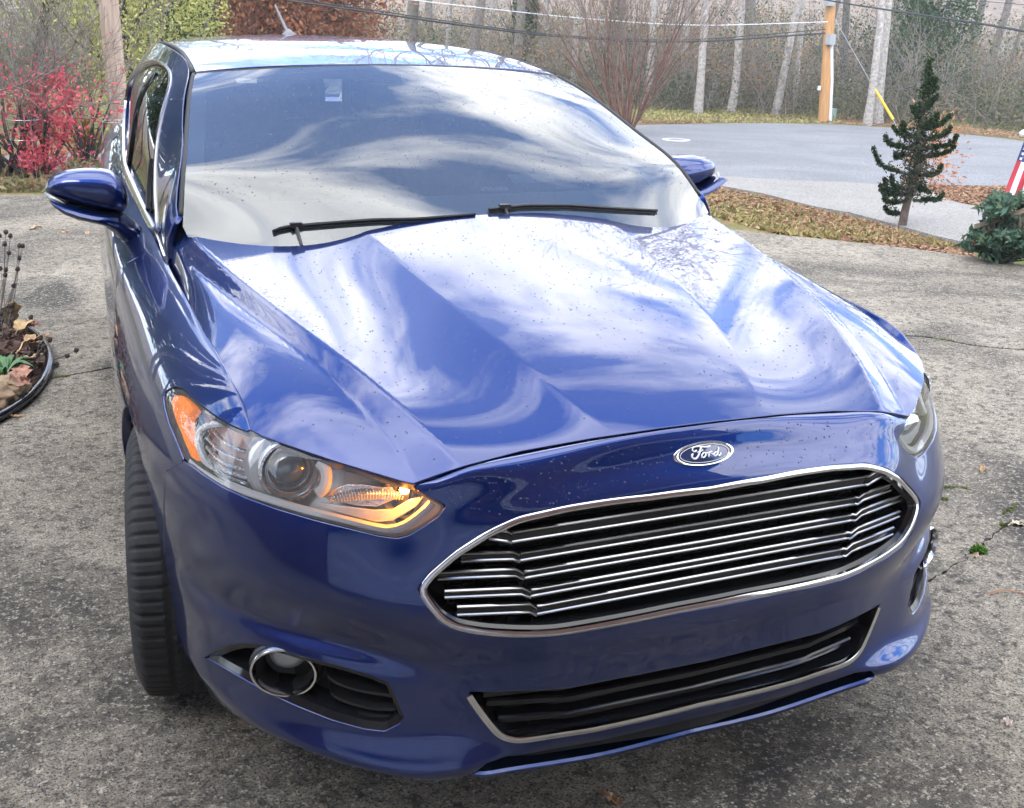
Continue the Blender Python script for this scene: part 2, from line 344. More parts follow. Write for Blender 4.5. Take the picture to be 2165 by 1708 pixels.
# refine arc length once with the spline itself
for _ in range(2):
    _sp = Spl(np.r_[-_sk[:0:-1], _sk]); _q = np.linspace(0, _sk[-1], 3001); _c = _sp.w(_q) @ _bp2
    _al = np.r_[0, np.cumsum(np.linalg.norm(np.diff(_c, axis=0), axis=1))]; _sk = np.interp(_sk, _q, _al)
SHS = Spl(np.r_[-_sk[:0:-1], _sk]); _dz = np.array(_DZ); _dz2 = np.concatenate([_dz[:0:-1], _dz]); SHV = Spl(np.arange(11.0))
SMAX = _sk[-1]
def s_at_y(y): return float(np.interp(y, _bp[5:, 1], _sk[5:]))
def shell(s, v, off=0.0):
    s = np.atleast_1d(np.asarray(s, float)); v = np.atleast_1d(np.asarray(v, float))
    W = SHS.w(s); B = W @ _bp2; e = 1e-3; t = (SHS.w(s + e) - SHS.w(s - e)) @ _bp2; t /= np.linalg.norm(t, axis=1, keepdims=True)
    n = np.stack([t[:, 1], -t[:, 0]], 1); V = SHV.w(v)
    rows = np.einsum('qn,nrk->qrk', W, _dz2); zd = np.einsum('qr,qrk->qk', V, rows)
    P = np.empty((len(s), 3)); P[:, :2] = B + n * zd[:, 1:2]; P[:, 2] = zd[:, 0]
    if np.any(off):
        a = shell(s + 2e-3, v) - shell(s - 2e-3, v); b = shell(s, v + 2e-3) - shell(s, v - 2e-3); nn = np.cross(a, b); nn /= np.linalg.norm(nn, axis=1, keepdims=True)
        P = P + nn * np.asarray(off).reshape(-1, 1)
    return P
def shell_n(s, v): return norms(shell, np.atleast_1d(np.asarray(s, float)), np.atleast_1d(np.asarray(v, float)))
_gs, _gv = np.meshgrid(np.linspace(-1.75, 1.75, 281), np.linspace(0, 9.6, 80), indexing='ij')
_GUV = np.stack([_gs.ravel(), _gv.ravel()], 1); _GPX = proj(shell(_GUV[:, 0], _GUV[:, 1])); _GN = shell_n(_GUV[:, 0], _GUV[:, 1])
_GOK = np.einsum('ij,ij->i', _GN, CAMLOC - shell(_GUV[:, 0], _GUV[:, 1])) > -.15
def cast(f, guv, gpx, px, iters=14):
    """where the sight line through each pixel meets surface f"""
    px = np.asarray(px, float).reshape(-1, 2); uv = np.array([guv[np.argmin(((gpx - p) ** 2).sum(1))] for p in px], float); best = uv.copy(); be = np.full(len(px), 1e9); h = 1e-4; lim = np.array([.08, .5])
    for _ in range(iters):
        r = proj(f(uv[:, 0], uv[:, 1])) - px; e = np.hypot(r[:, 0], r[:, 1]); k = e < be; be[k] = e[k]; best[k] = uv[k]
        if be.max() < .02: break
        ju = (proj(f(uv[:, 0] + h, uv[:, 1])) - px - r) / h; jv = (proj(f(uv[:, 0], uv[:, 1] + h)) - px - r) / h; det = ju[:, 0] * jv[:, 1] - ju[:, 1] * jv[:, 0]; det = np.where(np.abs(det) < 1e-6, 1e-6, det)
        st = np.stack([-(r[:, 0] * jv[:, 1] - r[:, 1] * jv[:, 0]) / det, -(ju[:, 0] * r[:, 1] - ju[:, 1] * r[:, 0]) / det], 1); m = np.max(np.abs(st) / lim, axis=1); uv = uv + st / np.maximum(1, m)[:, None]
    if be.max() > 2.5: print('cast off', be.max().round(1), px[np.argmax(be)].round(0))
    return best
def cshell(px, off=0.0):
    return cast((lambda a, b: shell(a, b, off)) if off else shell, _GUV[_GOK], _GPX[_GOK], px)
def mir(uv): return np.asarray(uv) * [-1, 1]
def half(uv):
    """keep the part left of the car axis (s<=0), ending exactly on the axis"""
    uv = np.asarray(uv); out = [];
    for a, b in zip(uv[:-1], uv[1:]):
        if a[0] <= 0: out.append(a)
        if (a[0] <= 0) != (b[0] <= 0): t = a[0] / (a[0] - b[0]); c = a + (b - a) * t; c[0] = 0; out.append(c)
    if uv[-1][0] <= 0: out.append(uv[-1])
    return np.array(out)
# ---- hood: feature lines (y, x, z) from the axis outwards
_HL = [
 [(-.95, 0, .758), (-.885, 0, .813), (-.80, 0, .844), (-.6, 0, .893), (-.3, 0, .955), (0, 0, 1.012), (.25, 0, 1.054), (.5, 0, 1.086)],
 [(-.95, .145, .755), (-.86, .165, .811), (-.72, .205, .848), (-.43, .293, .919), (-.03, .330, .992), (.198, .340, 1.020), (.5, .345, 1.05)],
 [(-.95, .45, .730), (-.856, .478, .781), (-.75, .512, .824), (-.62, .562, .873), (-.49, .587, .892), (-.42, .612, .906), (-.333, .648, .925), (-.218, .672, .940), (-.05, .700, .957), (.155, .730, .978), (.30, .746, 1.000), (.5, .75, 1.015)],
 [(-.95, .52, .700), (-.84, .556, .753), (-.74, .582, .810), (-.653, .603, .840), (-.483, .629, .872), (-.362, .667, .892), (-.15, .716, .917), (.113, .766, .940), (.28, .786, .952), (.5, .80, .962)],
 [(-.95, .66, .660), (-.84, .70, .720), (-.74, .755, .765), (-.605, .803, .799), (-.5, .806, .832), (-.36, .806, .858), (-.17, .806, .876), (.06, .806, .899), (.40, .802, .918), (.5, .80, .92)]]
class _Pol:
    """feature line as low-order polynomials: keeps the pressing fair"""
    def __init__(s, ln, k):
        a = np.array(ln); a = a[np.argsort(a[:, 0])]; s.y0, s.y1 = a[0, 0], a[-1, 0]; w_ = np.ones(len(a)); s.px = np.polyfit(a[:, 0], a[:, 1], min(3, len(a) - 2)); s.pz = np.polyfit(a[:, 0], a[:, 2], 4)
    def __call__(s, y): yc = np.clip(y, s.y0, s.y1); return np.stack([np.polyval(s.px, yc), np.polyval(s.pz, yc)], 1)
_HLs = [_Pol(l, i) for i, l in enumerate(_HL)]
_HB = [.0, -.014, .001, .010]         # crown of each facet
def _hraw(x, y):
    x = np.abs(x); Ln = [q(y) for q in _HLs]; Ln[0] = np.stack([0 * y, Ln[1][:, 1] + .005 + .020 * np.clip((y + .9) / 1.06, 0, 1.2)], 1); X = np.stack([l[:, 0] for l in Ln], 1); Zv = np.stack([l[:, 1] for l in Ln], 1)
    i = np.clip((x[:, None] >= X).sum(1) - 1, 0, len(_HL) - 2); r = np.arange(len(x)); x0 = X[r, i]; x1 = X[r, i + 1]
    t = (x - x0) / np.maximum(x1 - x0, 1e-4); tc = np.clip(t, 0, 1.3); te = np.where(i == 0, t * t, t); z = Zv[r, i] * (1 - te) + Zv[r, i + 1] * te
    fade = np.clip((y + .95) / .38, .2, 1); fade = fade * fade * (3 - 2 * fade); b = np.array(_HB)[i]
    tt = np.where(i == 0, t * .5 + .5, tc)      # the middle facet is half a crown
    return z + np.where(i == 0, 0 * t, b * 4 * tc * (1 - tc)) * fade
_K = [(-1.5, .06), (-1, .13), (-.5, .2), (0, .22), (.5, .2), (1, .13), (1.5, .06)]
def hoodz(x, y, r=.0045):
    x = np.atleast_1d(np.asarray(x, float)); y = np.atleast_1d(np.asarray(y, float)); z = 0
    for k, wt in _K: z = z + wt * _hraw(x + k * r, y)
    return z
def hood(x, y): return np.stack([np.atleast_1d(x), np.atleast_1d(y), hoodz(x, y)], 1).astype(float)
_hx, _hy = np.meshgrid(np.linspace(-.86, .86, 140), np.linspace(-.92, .5, 120), indexing='ij')
_HUV = np.stack([_hx.ravel(), _hy.ravel()], 1); _HPX = proj(hood(_HUV[:, 0], _HUV[:, 1]))
def chood(px): return cast(hood, _HUV, _HPX, px)
def shood(uv):                                  # reach past the trim
    return uv
# ================================================================== GROUND
def mixn(N, L, a, b, f):
    m = N.new('ShaderNodeMix'); m.data_type = 'RGBA'
    for i, v in ((6, a), (7, b)):
        if isinstance(v, tuple): m.inputs[i].default_value = (*v, 1)
        else: L.new(v, m.inputs[i])
    if isinstance(f, float): m.inputs[0].default_value = f
    else: L.new(f, m.inputs[0])
    return m.outputs[2]
def noise_(N, L, vec, scale, detail=6, rough=.55, dist=0.0):
    n = N.new('ShaderNodeTexNoise'); n.inputs['Scale'].default_value = scale; n.inputs['Detail'].default_value = detail; n.inputs['Roughness'].default_value = rough; n.inputs['Distortion'].default_value = dist
    L.new(vec, n.inputs['Vector']); return n.outputs['Fac']
def ramp_(N, L, f, a, b):
    m = N.new('ShaderNodeMapRange'); m.inputs[1].default_value = a; m.inputs[2].default_value = b; L.new(f, m.inputs[0]); return m.outputs[0]
def concrete(name, c1, c2, cd_, agg=150, aggc=(.36, .34, .30), patch=1.3, stain=False):
    m, nt, b = newmat(name); N = nt.nodes; L = nt.links; tc = N.new('ShaderNodeTexCoord'); v = tc.outputs['Object']
    base = mixn(N, L, c1, c2, ramp_(N, L, noise_(N, L, v, patch, 8, .62, .6), .38, .64))
    base = mixn(N, L, base, cd_, ramp_(N, L, noise_(N, L, v, .75, 6, .62, 1.0), .50, .64)) if stain else base
    base = mixn(N, L, base, cd_, ramp_(N, L, noise_(N, L, v, 26, 9, .76, .5), .46, .62))
    base = mixn(N, L, base, tuple(min(1, c * 1.25) for c in c2), ramp_(N, L, noise_(N, L, v, 62, 6, .75, .3), .52, .66))
    base = mixn(N, L, base, tuple(c * .45 for c in cd_), ramp_(N, L, noise_(N, L, v, agg, 4, .7), .50, .62))
    vo = N.new('ShaderNodeTexVoronoi'); vo.inputs['Scale'].default_value = agg * .55; vo.inputs['Randomness'].default_value = 1; L.new(v, vo.inputs['Vector'])
    sx = N.new('ShaderNodeSeparateColor'); L.new(vo.outputs['Color'], sx.inputs[0])
    peb = N.new('ShaderNodeMath'); peb.operation = 'MULTIPLY'; L.new(ramp_(N, L, sx.outputs[0], .80, .86), peb.inputs[0]); L.new(ramp_(N, L, vo.outputs['Distance'], .38, .22), peb.inputs[1])
    pc = mixn(N, L, aggc, (.20, .19, .19), ramp_(N, L, sx.outputs[1], .35, .75))
    base = mixn(N, L, base, pc, peb.outputs[0])
    L.new(base, b.inputs['Base Color']); b.inputs['Roughness'].default_value = .9; b.inputs['Specular IOR Level'].default_value = .25
    hb = N.new('ShaderNodeMath'); hb.operation = 'ADD'; L.new(noise_(N, L, v, agg, 5, .7), hb.inputs[0]); L.new(peb.outputs[0], hb.inputs[1])
    bp = N.new('ShaderNodeBump'); bp.inputs['Strength'].default_value = .75; bp.inputs['Distance'].default_value = .006; L.new(hb.outputs[0], bp.inputs['Height']); L.new(bp.outputs[0], b.inputs['Normal'])
    return m
M['concrete'] = concrete('aggregate_concrete', (.20, .174, .136), (.335, .296, .232), (.050, .045, .038), stain=True)
M['concrete2'] = concrete('pale_concrete', (.24, .225, .205), (.29, .275, .25), (.15, .145, .135), 90)
M['asphalt'] = concrete('worn_asphalt', (.15, .155, .163), (.23, .235, .243), (.12, .122, .127), 60, (.25, .25, .25), .5)
M['soil'] = pmat('dark_soil', (.035, .028, .022), .95, var=.5, scale=14, bump=.8, bscale=40)
DW = np.array([.5, .866])
def W_(x, y): return .5 * x + .866 * y
def terr(x, y):
    w_ = W_(np.asarray(x, float), np.asarray(y, float)); z = GZ - .13 - .050 * np.clip(w_ - 5.6, 0, 28) + .012 * np.clip(w_ - 33.6, 0, 20) + .10 * np.clip(w_ - 55, 0, 60)
    return z + .02 * np.sin(np.asarray(x) * 1.3) * np.sin(np.asarray(y) * 1.1) * np.clip((w_ - 6) / 6, 0, 1)
def gh(p):
    """where sight lines meet the terrain"""
    p = np.asarray(p, float); one = p.ndim == 1; d = ray(p.reshape(-1, 2)); t = np.full(len(d), 2.0)
    for _ in range(200):
        q = CAMLOC + d * t[:, None]; h = q[:, 2] - terr(q[:, 0], q[:, 1]); t = np.where((h > .001) & (t < 300), t + np.maximum(.002, h * 1.6), t)
    q = CAMLOC + d * t[:, None]; return q[0] if one else q
def pad(px): return onplane(np.asarray(px, float), 2, GZ)[:, :2]
# sheets: terrain
n_ = 150; xs = np.concatenate([np.linspace(-60, -8, 30), np.linspace(-7.6, 30, 110), np.linspace(31, 110, 40)]); ys = np.concatenate([np.linspace(-40, -2, 20), np.linspace(-1.5, 45, 120), np.linspace(46, 150, 50)])
X, Y = np.meshgrid(xs, ys, indexing='ij'); V = np.stack([X, Y, terr(X, Y)], -1).reshape(-1, 3); i, j = np.meshgrid(np.arange(len(xs) - 1), np.arange(len(ys) - 1), indexing='ij'); k = i * len(ys) + j
F = np.stack([k, k + len(ys), k + len(ys) + 1, k + 1], -1).reshape(-1, 4)
def grassmat():
    m, nt, b = newmat('autumn_grass'); N = nt.nodes; L = nt.links; tc = N.new('ShaderNodeTexCoord'); v = tc.outputs['Object']
    c = mixn(N, L, (.20, .155, .07), (.10, .13, .035), ramp_(N, L, noise_(N, L, v, .35, 5, .6, .5), .42, .60))
    c = mixn(N, L, c, (.26, .19, .09), ramp_(N, L, noise_(N, L, v, 2.2, 7, .7), .45, .65)); c = mixn(N, L, c, (.05, .045, .02), ramp_(N, L, noise_(N, L, v, 30, 5, .7), .52, .72))
    L.new(c, b.inputs['Base Color']); b.inputs['Roughness'].default_value = .95; b.inputs['Specular IOR Level'].default_value = .1
    bp = N.new('ShaderNodeBump'); bp.inputs['Strength'].default_value = .8; bp.inputs['Distance'].default_value = .03; L.new(noise_(N, L, v, 40, 5, .7), bp.inputs['Height']); L.new(bp.outputs[0], b.inputs['Normal']); return m
M['grass'] = grassmat()
wq = W_(V[F[:, 0], 0], V[F[:, 0], 1]); tag(link('ground', fastmesh('ground', V, F[wq < 36], True), M['grass']), kind='structure')
M['litter'] = pmat('woodland_litter', (.13, .095, .065), .95, var=.5, scale=1.2, bump=.8, bscale=8); tag(link('woodland_floor', fastmesh('woodland_floor', V, F[wq >= 36], True), M['litter']), kind='structure')
def drape(px, lift, name, mat, step=.5, xy=None):
    q = gh(resamp(px, 90, True))[:, :2] if xy is None else np.asarray(xy)
    f = lambda a, b: np.stack([a, b, terr(a, b) + lift], 1)
    o = link(name, panel(f, q, step=(step, step), flange=.10, name=name), mat); tag(o, kind='structure'); return o
road_px = [(-220, 330), (0, 334), (100, 332), (400, 312), (800, 288), (1150, 274), (1350, 267), (1480, 264), (1620, 262), (1760, 265), (1900, 273), (2010, 284), (2120, 294), (2230, 312), (2380, 345), (2380, 400), (2165, 398), (1990, 395), (1860, 396), (1700, 389), (1600, 384), (1500, 379), (1350, 372), (1000, 372), (600, 376), (300, 378), (100, 376), (-220, 372)]
drape(road_px, .03, 'road', M['asphalt'], .6)
sd_px = np.vstack([[(1440, 366), (1500, 378), (1600, 384), (1700, 389), (1797, 392)], T('t', [(200, 1044), (545, 1047), (690, 1152), (860, 1197), (1040, 1227), (1300, 1290), (1300, 1560), (960, 1520), (830, 1490), (620, 1440), (420, 1380), (200, 1320), (0, 1265)]), [(1722, 445), (1615, 417), (1492, 394), (1440, 383)]])
drape(sd_px, .045, 'side_driveway', M['concrete2'], .3)
# kerb-side manhole
mh = gh((1429, 300)); m = MB(); m.lathe([(.27, .035), (.27, .045), (.17, .048), (.17, .04)], mh, (0, 0, 1), 30)
mo = m.build('manhole_collar', pmat('pale_collar', (.42, .41, .39), .9)); tag(mo, 'pale concrete collar of a manhole in the cul-de-sac road', 'manhole')
m = MB(); m.lathe([(.168, .04), (.165, .046), (.001, .046)], mh, (0, 0, 1), 30); m.build('cover', pmat('iron_cover', (.16, .16, .16), .7), mo)
# driveway of two slabs; the joint and the cracks are open gaps
def jag(p, amp, n, seed):
    r = np.random.RandomState(seed); p = resamp(p, n); t = np.gradient(p, axis=0); t /= np.linalg.norm(t, axis=1, keepdims=True); k = r.randn(n) * amp; k = .5 * k + .25 * np.roll(k, 1) + .25 * np.roll(k, -1)
    return p + np.stack([-t[:, 1], t[:, 0]], 1) * k[:, None]
far = pad(np.array([(-260, 418), (0, 412), (150, 411), (420, 410), (900, 428), (1300, 456), (1500, 478), (1640, 496), (1800, 511), (2000, 534), (2165, 560), (2500, 610)]))
_e0 = far[0] + (far[0] - far[2]) / (far[0] - far[2])[0] * (-9 - far[0][0]); _e1 = far[-1] + (far[-1] - far[-3]) / (far[-1] - far[-3])[0] * (9 - far[-1][0]); far = np.vstack([[_e0], far, [_e1]])
jl = pad(np.vstack([T('q', [(430, 1318), (560, 1283), (800, 1243), (1000, 1197)])])); jr = pad(T('a2', [(1190, 88), (1300, 100), (1420, 116), (1560, 140), (1640, 166), (1800, 186), (2164, 215)]))
dirl = (jl[0] - jl[-1]) / np.linalg.norm(jl[0] - jl[-1]); dirr = (jr[-1] - jr[0]) / np.linalg.norm(jr[-1] - jr[0])
joint = jag(np.vstack([[jl[0] + dirl * (-9.3 - jl[0][0]) / dirl[0]], jl, jr, [jr[-1] + dirr * (9.3 - jr[-1][0]) / dirr[0]]]), .006, 420, 3)
fx = far
slabA = np.vstack([joint + np.array([-.05, -.09]) * .15, [[9.3, -9], [-9.3, -9]]])
slabB = np.vstack([joint[::-1] + np.array([.05, .09]) * .15, resamp(far, 80)])
def crack(px, w0, seed, n=60):
    p = jag(pad(px), .007, n, seed); t = np.gradient(p, axis=0); t /= np.linalg.norm(t, axis=1, keepdims=True); nn = np.stack([-t[:, 1], t[:, 0]], 1); r = np.random.RandomState(seed + 50)
    w_ = w0 * np.clip(.25 + np.abs(r.randn(n)) * .7, .15, 1.8) * np.minimum(1, np.minimum(np.arange(n), np.arange(n)[::-1]) / 4 + .12)
    return np.vstack([p + nn * w_[:, None], (p - nn * w_[:, None])[::-1]])
cr = [crack(T('a2', [(1405, 690), (1550, 735), (1700, 800), (1880, 860), (2164, 970)]), .003, 1), crack(T('a2', [(1432, 1418), (1600, 1408), (1700, 1430), (1850, 1450), (2000, 1462), (2164, 1440)]), .004, 2),
      crack(T('b2', [(2100, -20), (1950, 70), (1800, 190), (1650, 320), (1470, 430), (1340, 520), (1285, 560)]), .006, 4), crack(T('b2', [(1290, 1045), (1500, 1150), (1730, 1265)]), .0018, 5, 40), crack(T('b2', [(1860, 1310), (2010, 1400), (2164, 1500)]), .0025, 6, 30)]
flat = lambda a, b: np.stack([a, b, np.full(len(np.atleast_1d(a)), GZ)], 1)
_fb = far - np.array([.5, .866]) * .15
base = MB(); base.add([(x, y, GZ - .035) for x, y in np.vstack([[[9, -9], [-9, -9], [-9, _fb[0][1]]], _fb, [[9, _fb[-1][1]]]])], [tuple(range(len(_fb) + 4))])
drv = base.build('driveway', M['soil'], smooth=False); tag(drv, kind='structure')
link('concrete_slab', panel(flat, slabA, cr, step=(1.5, 1.5), flange=.03, hole_flange=.03, name='concrete_slab'), M['concrete'], drv)
link('concrete_slab', panel(flat, slabB, step=(1.5, 1.5), flange=.10, name='concrete_slab'), M['concrete'], drv)
# ================================================================== THE CAR
CAR = empty('parked_car', (0, 0, GZ)); tag(CAR, 'shiny dark blue sedan with chrome grille and lit indicator, parked on concrete driveway', 'car')
def cpart(name, me, mat, parent=None, label=None):
    o = link(name, me, mat, parent or CAR)
    if parent is None: o.location = (0, 0, -GZ)
    if label: o['label'] = label
    return o
hoodfront = np.array([(880, 1021), (930, 1003), (985, 985), (1100, 955), (1250, 928), (1400, 906), (1550, 890), (1700, 877)], float)
px_lensTop = T('c', [(620, 485), (700, 528), (800, 563), (1000, 633), (1200, 698), (1400, 758), (1550, 803), (1628, 822)])
px_gasket_low = T('c', [(1635, 856), (1720, 900), (1815, 945), (1832, 962), (1822, 985), (1790, 1030), (1700, 1095), (1600, 1152), (1540, 1168), (1480, 1166), (1400, 1153), (1200, 1103), (1000, 1053), (800, 993), (600, 923), (450, 853), (320, 773), (250, 718), (205, 690)])
px_gasket_rear = T('c', [(200, 670), (150, 545), (110, 450), (86, 360), (78, 300), (95, 250), (150, 218)])
px_gasket_top = T('c', [(150, 218), (205, 230), (250, 272), (310, 327), (400, 397), (500, 457), (598, 500)])
px_seam_fb = T('c', [(196, 703), (100, 753), (0, 805)])
px_seam_hf = np.vstack([T('d2', [(345, 930), (430, 1100), (520, 1260), (600, 1410), (690, 1580), (770, 1708)]), T('e2', [(750, 150), (850, 330), (930, 500), (1000, 660), (1060, 830), (1085, 905)])])
# arch line on the flank
WC = np.array([0.0, GZ + .333]); AR = .372
def v_at_z(s, z):
    vv = np.linspace(0, 10, 201); zz = shell(np.full(201, s), vv)[:, 2]; k = int(np.argmax(zz)); return float(np.interp(z, zz[:k], vv[:k]))
def arch(a0, a1, n):
    out = []
    for a in np.linspace(R(a0), R(a1), n):
        y = WC[0] - AR * math.cos(a); z = WC[1] + AR * math.sin(a); s = s_at_y(y); out.append((-s, v_at_z(s, max(z, .197))))
    return np.array(out)
# ---- bumper
b_top = half(cshell(hoodfront[::-1] + [0, 4.5]))
b_lamp = cshell(px_gasket_low); b_seam = cshell(px_seam_fb)
arA = arch(-10, 24, 10)[::-1]
px_bot = np.vstack([T('e', [(600, 655), (750, 768), (1000, 898), (1300, 1018), (1600, 1088), (1800, 1115)]), T('f', [(215, 700), (262, 684), (300, 652), (370, 628), (450, 618), (700, 573), (1000, 502), (1200, 448)])])
b_bot = half(cshell(px_bot))
hole_gr = half(cshell(T('d', [(1500, 175), (1200, 210), (900, 245), (600, 287), (430, 325), (310, 380), (200, 450), (100, 535), (68, 575), (60, 595), (68, 620), (90, 650), (140, 715), (200, 748), (300, 765), (470, 772), (560, 768), (700, 745), (1000, 685), (1400, 600)])))
hole_lo = half(cshell(np.vstack([T('f', [(1500, 185), (1300, 245), (1000, 310), (600, 388), (500, 396), (300, 404), (233, 404)]), T('f', [(262, 452), (300, 510), (360, 565), (430, 577), (700, 535), (1000, 465), (1300, 375)])])))
hole_fog = cshell(T('e', [(560, 447), (620, 408), (690, 380), (760, 366), (830, 369), (950, 396), (1100, 440), (1300, 490), (1450, 535), (1560, 577), (1600, 655), (1650, 770), (1620, 812), (1540, 850), (1430, 838), (1250, 788), (1050, 708), (900, 638), (750, 552), (640, 488), (590, 457)]))
print('top', b_top[[0, -1]].round(3), 'bot', b_bot.round(2).tolist())
def symloop(h):
    h = np.asarray(h); return np.vstack([h, mir(h[::-1])[1:-1]]) if abs(h[0][0]) < 1e-9 and abs(h[-1][0]) < 1e-9 else h
out = np.vstack([b_top, b_lamp, b_seam[:-1], arA, b_bot])
bout = symloop(out)
holes = [symloop(hole_gr), symloop(hole_lo), hole_fog, mir(hole_fog[::-1])]
bump_me = panel(shell, bout, holes, step=(.011, .09), flange=.02, hole_flange=.04, name='bumper')
cpart('front_bumper', bump_me, M['paint'])
# ---- hood
h_rear = half(chood(np.vstack([[(1285, 452), (1264, 449), (1100, 452), (1000, 455), (900, 459), (800, 467)], T('d2', [(2110, 637), (2000, 665), (1800, 690), (1500, 712), (1300, 717), (1100, 722), (900, 711), (750, 688), (650, 660), (560, 622)])])))
h_side = chood(np.vstack([T('d2', [(480, 632), (420, 665), (390, 720), (368, 800), (352, 890)]), px_seam_hf + [1.0, -.4]]))
h_lens = chood(px_lensTop); h_front = half(chood(hoodfront + [1, -3]))
print('hood', h_rear.round(3).tolist(), h_side.round(3).tolist(), h_lens.round(3).tolist(), h_front.round(3).tolist())
hout = symloop(np.vstack([h_rear, h_side, h_lens, h_front]))
cpart('hood', panel(hood, hout, step=(.008, .010), flange=.022, name='hood'), M['paint'])

# ---- wings
f_top = cshell(px_seam_hf + [-1.4, .5]); f_lampt = cshell(px_gasket_top)[::-1]; f_lampr = cshell(px_gasket_rear)[::-1]; f_seam = cshell(px_seam_fb + [0, -2.5])
f_top = f_top[np.argsort(f_top[:, 0])]
s5 = -s_at_y(.52)
f_top = np.vstack([[(s5, 8.95), (-s_at_y(.44), 8.95)], f_top[f_top[:, 0] > -s_at_y(.40)]])
arB = arch(26, 165, 40)
fout = np.vstack([f_top, f_lampt, f_lampr[1:], f_seam[:-1], arB, [(-s_at_y(.40), .35), (s5, .35)], [(s5, v) for v in np.linspace(1, 8.8, 12)]])
fm = panel(shell, fout, step=(.013, .1), flange=.02, name='wing')
cpart('front_wing', fm, M['paint'], label='front wing on the side of the steered tyre nearest the camera')
cpart('front_wing', panel(shell, mir(fout[::-1]), step=(.013, .1), flange=.02, name='wing'), M['paint'])
def door(y0, y1, name):
    a, b = s_at_y(y0), s_at_y(y1); o = [(a, v) for v in np.linspace(.6, 9.05, 10)] + [(x, 9.05) for x in np.linspace(a, b, 14)[1:-1]] + [(b, v) for v in np.linspace(9.05, .6, 10)]
    for sg in (1, -1):
        oo = np.array(o) * [sg, 1]
        cpart(name, panel(shell, oo if sg > 0 else oo[::-1], step=(.03, .15), flange=.02, name=name), M['paint'])
door(.526, 1.50, 'front_door'); door(1.506, 2.42, 'rear_door')
rq = [(s_at_y(2.426), v) for v in np.linspace(.6, 9.05, 10)] + [(s_at_y(2.88), v) for v in np.linspace(9.05, .6, 10)]
for sg in (1, -1): cpart('rear_quarter', panel(shell, np.array(rq) * [sg, 1], step=(.03, .15), flange=.02), M['paint'])
# ---- head lamps
lens_uv = cshell(np.vstack([px_gasket_low, px_gasket_rear, px_gasket_top[1:], px_lensTop + [0, -5]]))
SV = .075
def inset(uv, d):
    q = np.asarray(uv) * [1, SV]; q = resamp(q, 160, True); a = np.roll(q, 1, 0); b = np.roll(q, -1, 0); t = b - a; t /= np.linalg.norm(t, axis=1, keepdims=True)
    n = np.stack([-t[:, 1], t[:, 0]], 1); ar = .5 * np.sum(q[:, 0] * np.roll(q[:, 1], -1) - np.roll(q[:, 0], -1) * q[:, 1]); n *= np.sign(ar)
    r = q + n * d
    r = (np.roll(r, 1, 0) + 2 * r + np.roll(r, -1, 0)) / 4
    return r / [1, SV]
def offf(o): return lambda a, b: shell(a, b, o)
def poly3(px, off): uv = cshell(px, off); return shell(uv[:, 0], uv[:, 1], off)
def mirror_mesh(me, name=None):
    c = me.copy(); n = len(c.vertices); a = np.empty(n * 3); c.vertices.foreach_get('co', a); a[0::3] *= -1; c.vertices.foreach_set('co', a); c.flip_normals(); c.update(); return c
def both(name, make, mat, parents, lab=None):
    """one part on each side of the car: make() gives the mesh of the near side"""
    me = make; o1 = cpart(name, me, mat, parents[0] if parents else None)
    o2 = cpart(name, mirror_panel(me), mat, parents[1] if parents else None)
    return o1, o2
def mirror_panel(me):
    """mirrored copy that keeps smooth custom normals"""
    n = len(me.vertices); a = np.empty(n * 3, np.float32); me.vertices.foreach_get('co', a); a = a.reshape(-1, 3); a[:, 0] *= -1
    fs = [tuple(reversed(p.vertices)) for p in me.polygons]; c = bpy.data.meshes.new(me.name); c.from_pydata(a.tolist(), [], fs)
    c.polygons.foreach_set('use_smooth', [True] * len(fs)); mi = np.empty(len(fs), np.int32); me.polygons.foreach_get('material_index', mi); c.polygons.foreach_set('material_index', mi)
    for m in me.materials: c.materials.append(m)
    c.update()
    if me.has_custom_normals:
        vn = np.zeros((n, 3)); 
        for lo, nn in zip(me.loops, me.corner_normals): vn[lo.vertex_index] = nn.vector
        vn[:, 0] *= -1; c.normals_split_custom_set_from_vertices([Vector(x) for x in vn])
    else: c.set_sharp_from_angle(angle=R(40))
    return c
lens_in = inset(lens_uv, .007)
LAMP = [None, None]
hs = panel(offf(-.010), inset(lens_uv, .0015), [lens_in[::-1]], step=(.02, .2), flange=.10, hole_flange=.012, name='headlight')
LAMP = both('headlight', hs, M['gap'], None)
both('lens', panel(offf(-.003), inset(lens_uv, .003), step=(.012, .1), flange=0, name='lens'), M['lens'], LAMP)
both('bowl', panel(offf(-.085), inset(lens_uv, -.004), step=(.02, .2), flange=0, name='bowl'), M['lampgrey'], LAMP)
def strip(px, off, w, mat, name, mi=8, depth=None):
    """flat rounded bar following a line at depth off below the lens"""
    P = poly3(smooth_line(px, 30), off); m = MB(); m.tube(P, w, mi); return m.mesh(name, True, 40)
# smooth inner trim running along the lower edge
lo = T('c', [(262, 690), (330, 745), (450, 815), (600, 880), (800, 945), (1000, 1003), (1200, 1052), (1400, 1100), (1490, 1108), (1580, 1080), (1680, 1010), (1745, 945)])
both('lower_trim', strip(lo, -.016, .0085, M['whitebar'], 'lower_trim'), M['whitebar'], LAMP)
amb = cshell(T('c', [(128, 325), (150, 283), (195, 285), (235, 325), (262, 365), (222, 420), (216, 480), (240, 570), (298, 705), (245, 655), (195, 580), (150, 480), (127, 390)]), -.012)
both('side_marker', panel(offf(-.012), amb, step=(.012, .1), flange=.02, name='side_marker'), M['amber'], LAMP)
both('light_guide', strip(T('c', [(470, 455), (390, 462), (330, 485), (303, 530), (305, 590), (335, 670), (375, 735), (425, 790), (480, 812)]), -.024, .0075, None, 'light_guide'), M['whitebar'], LAMP)
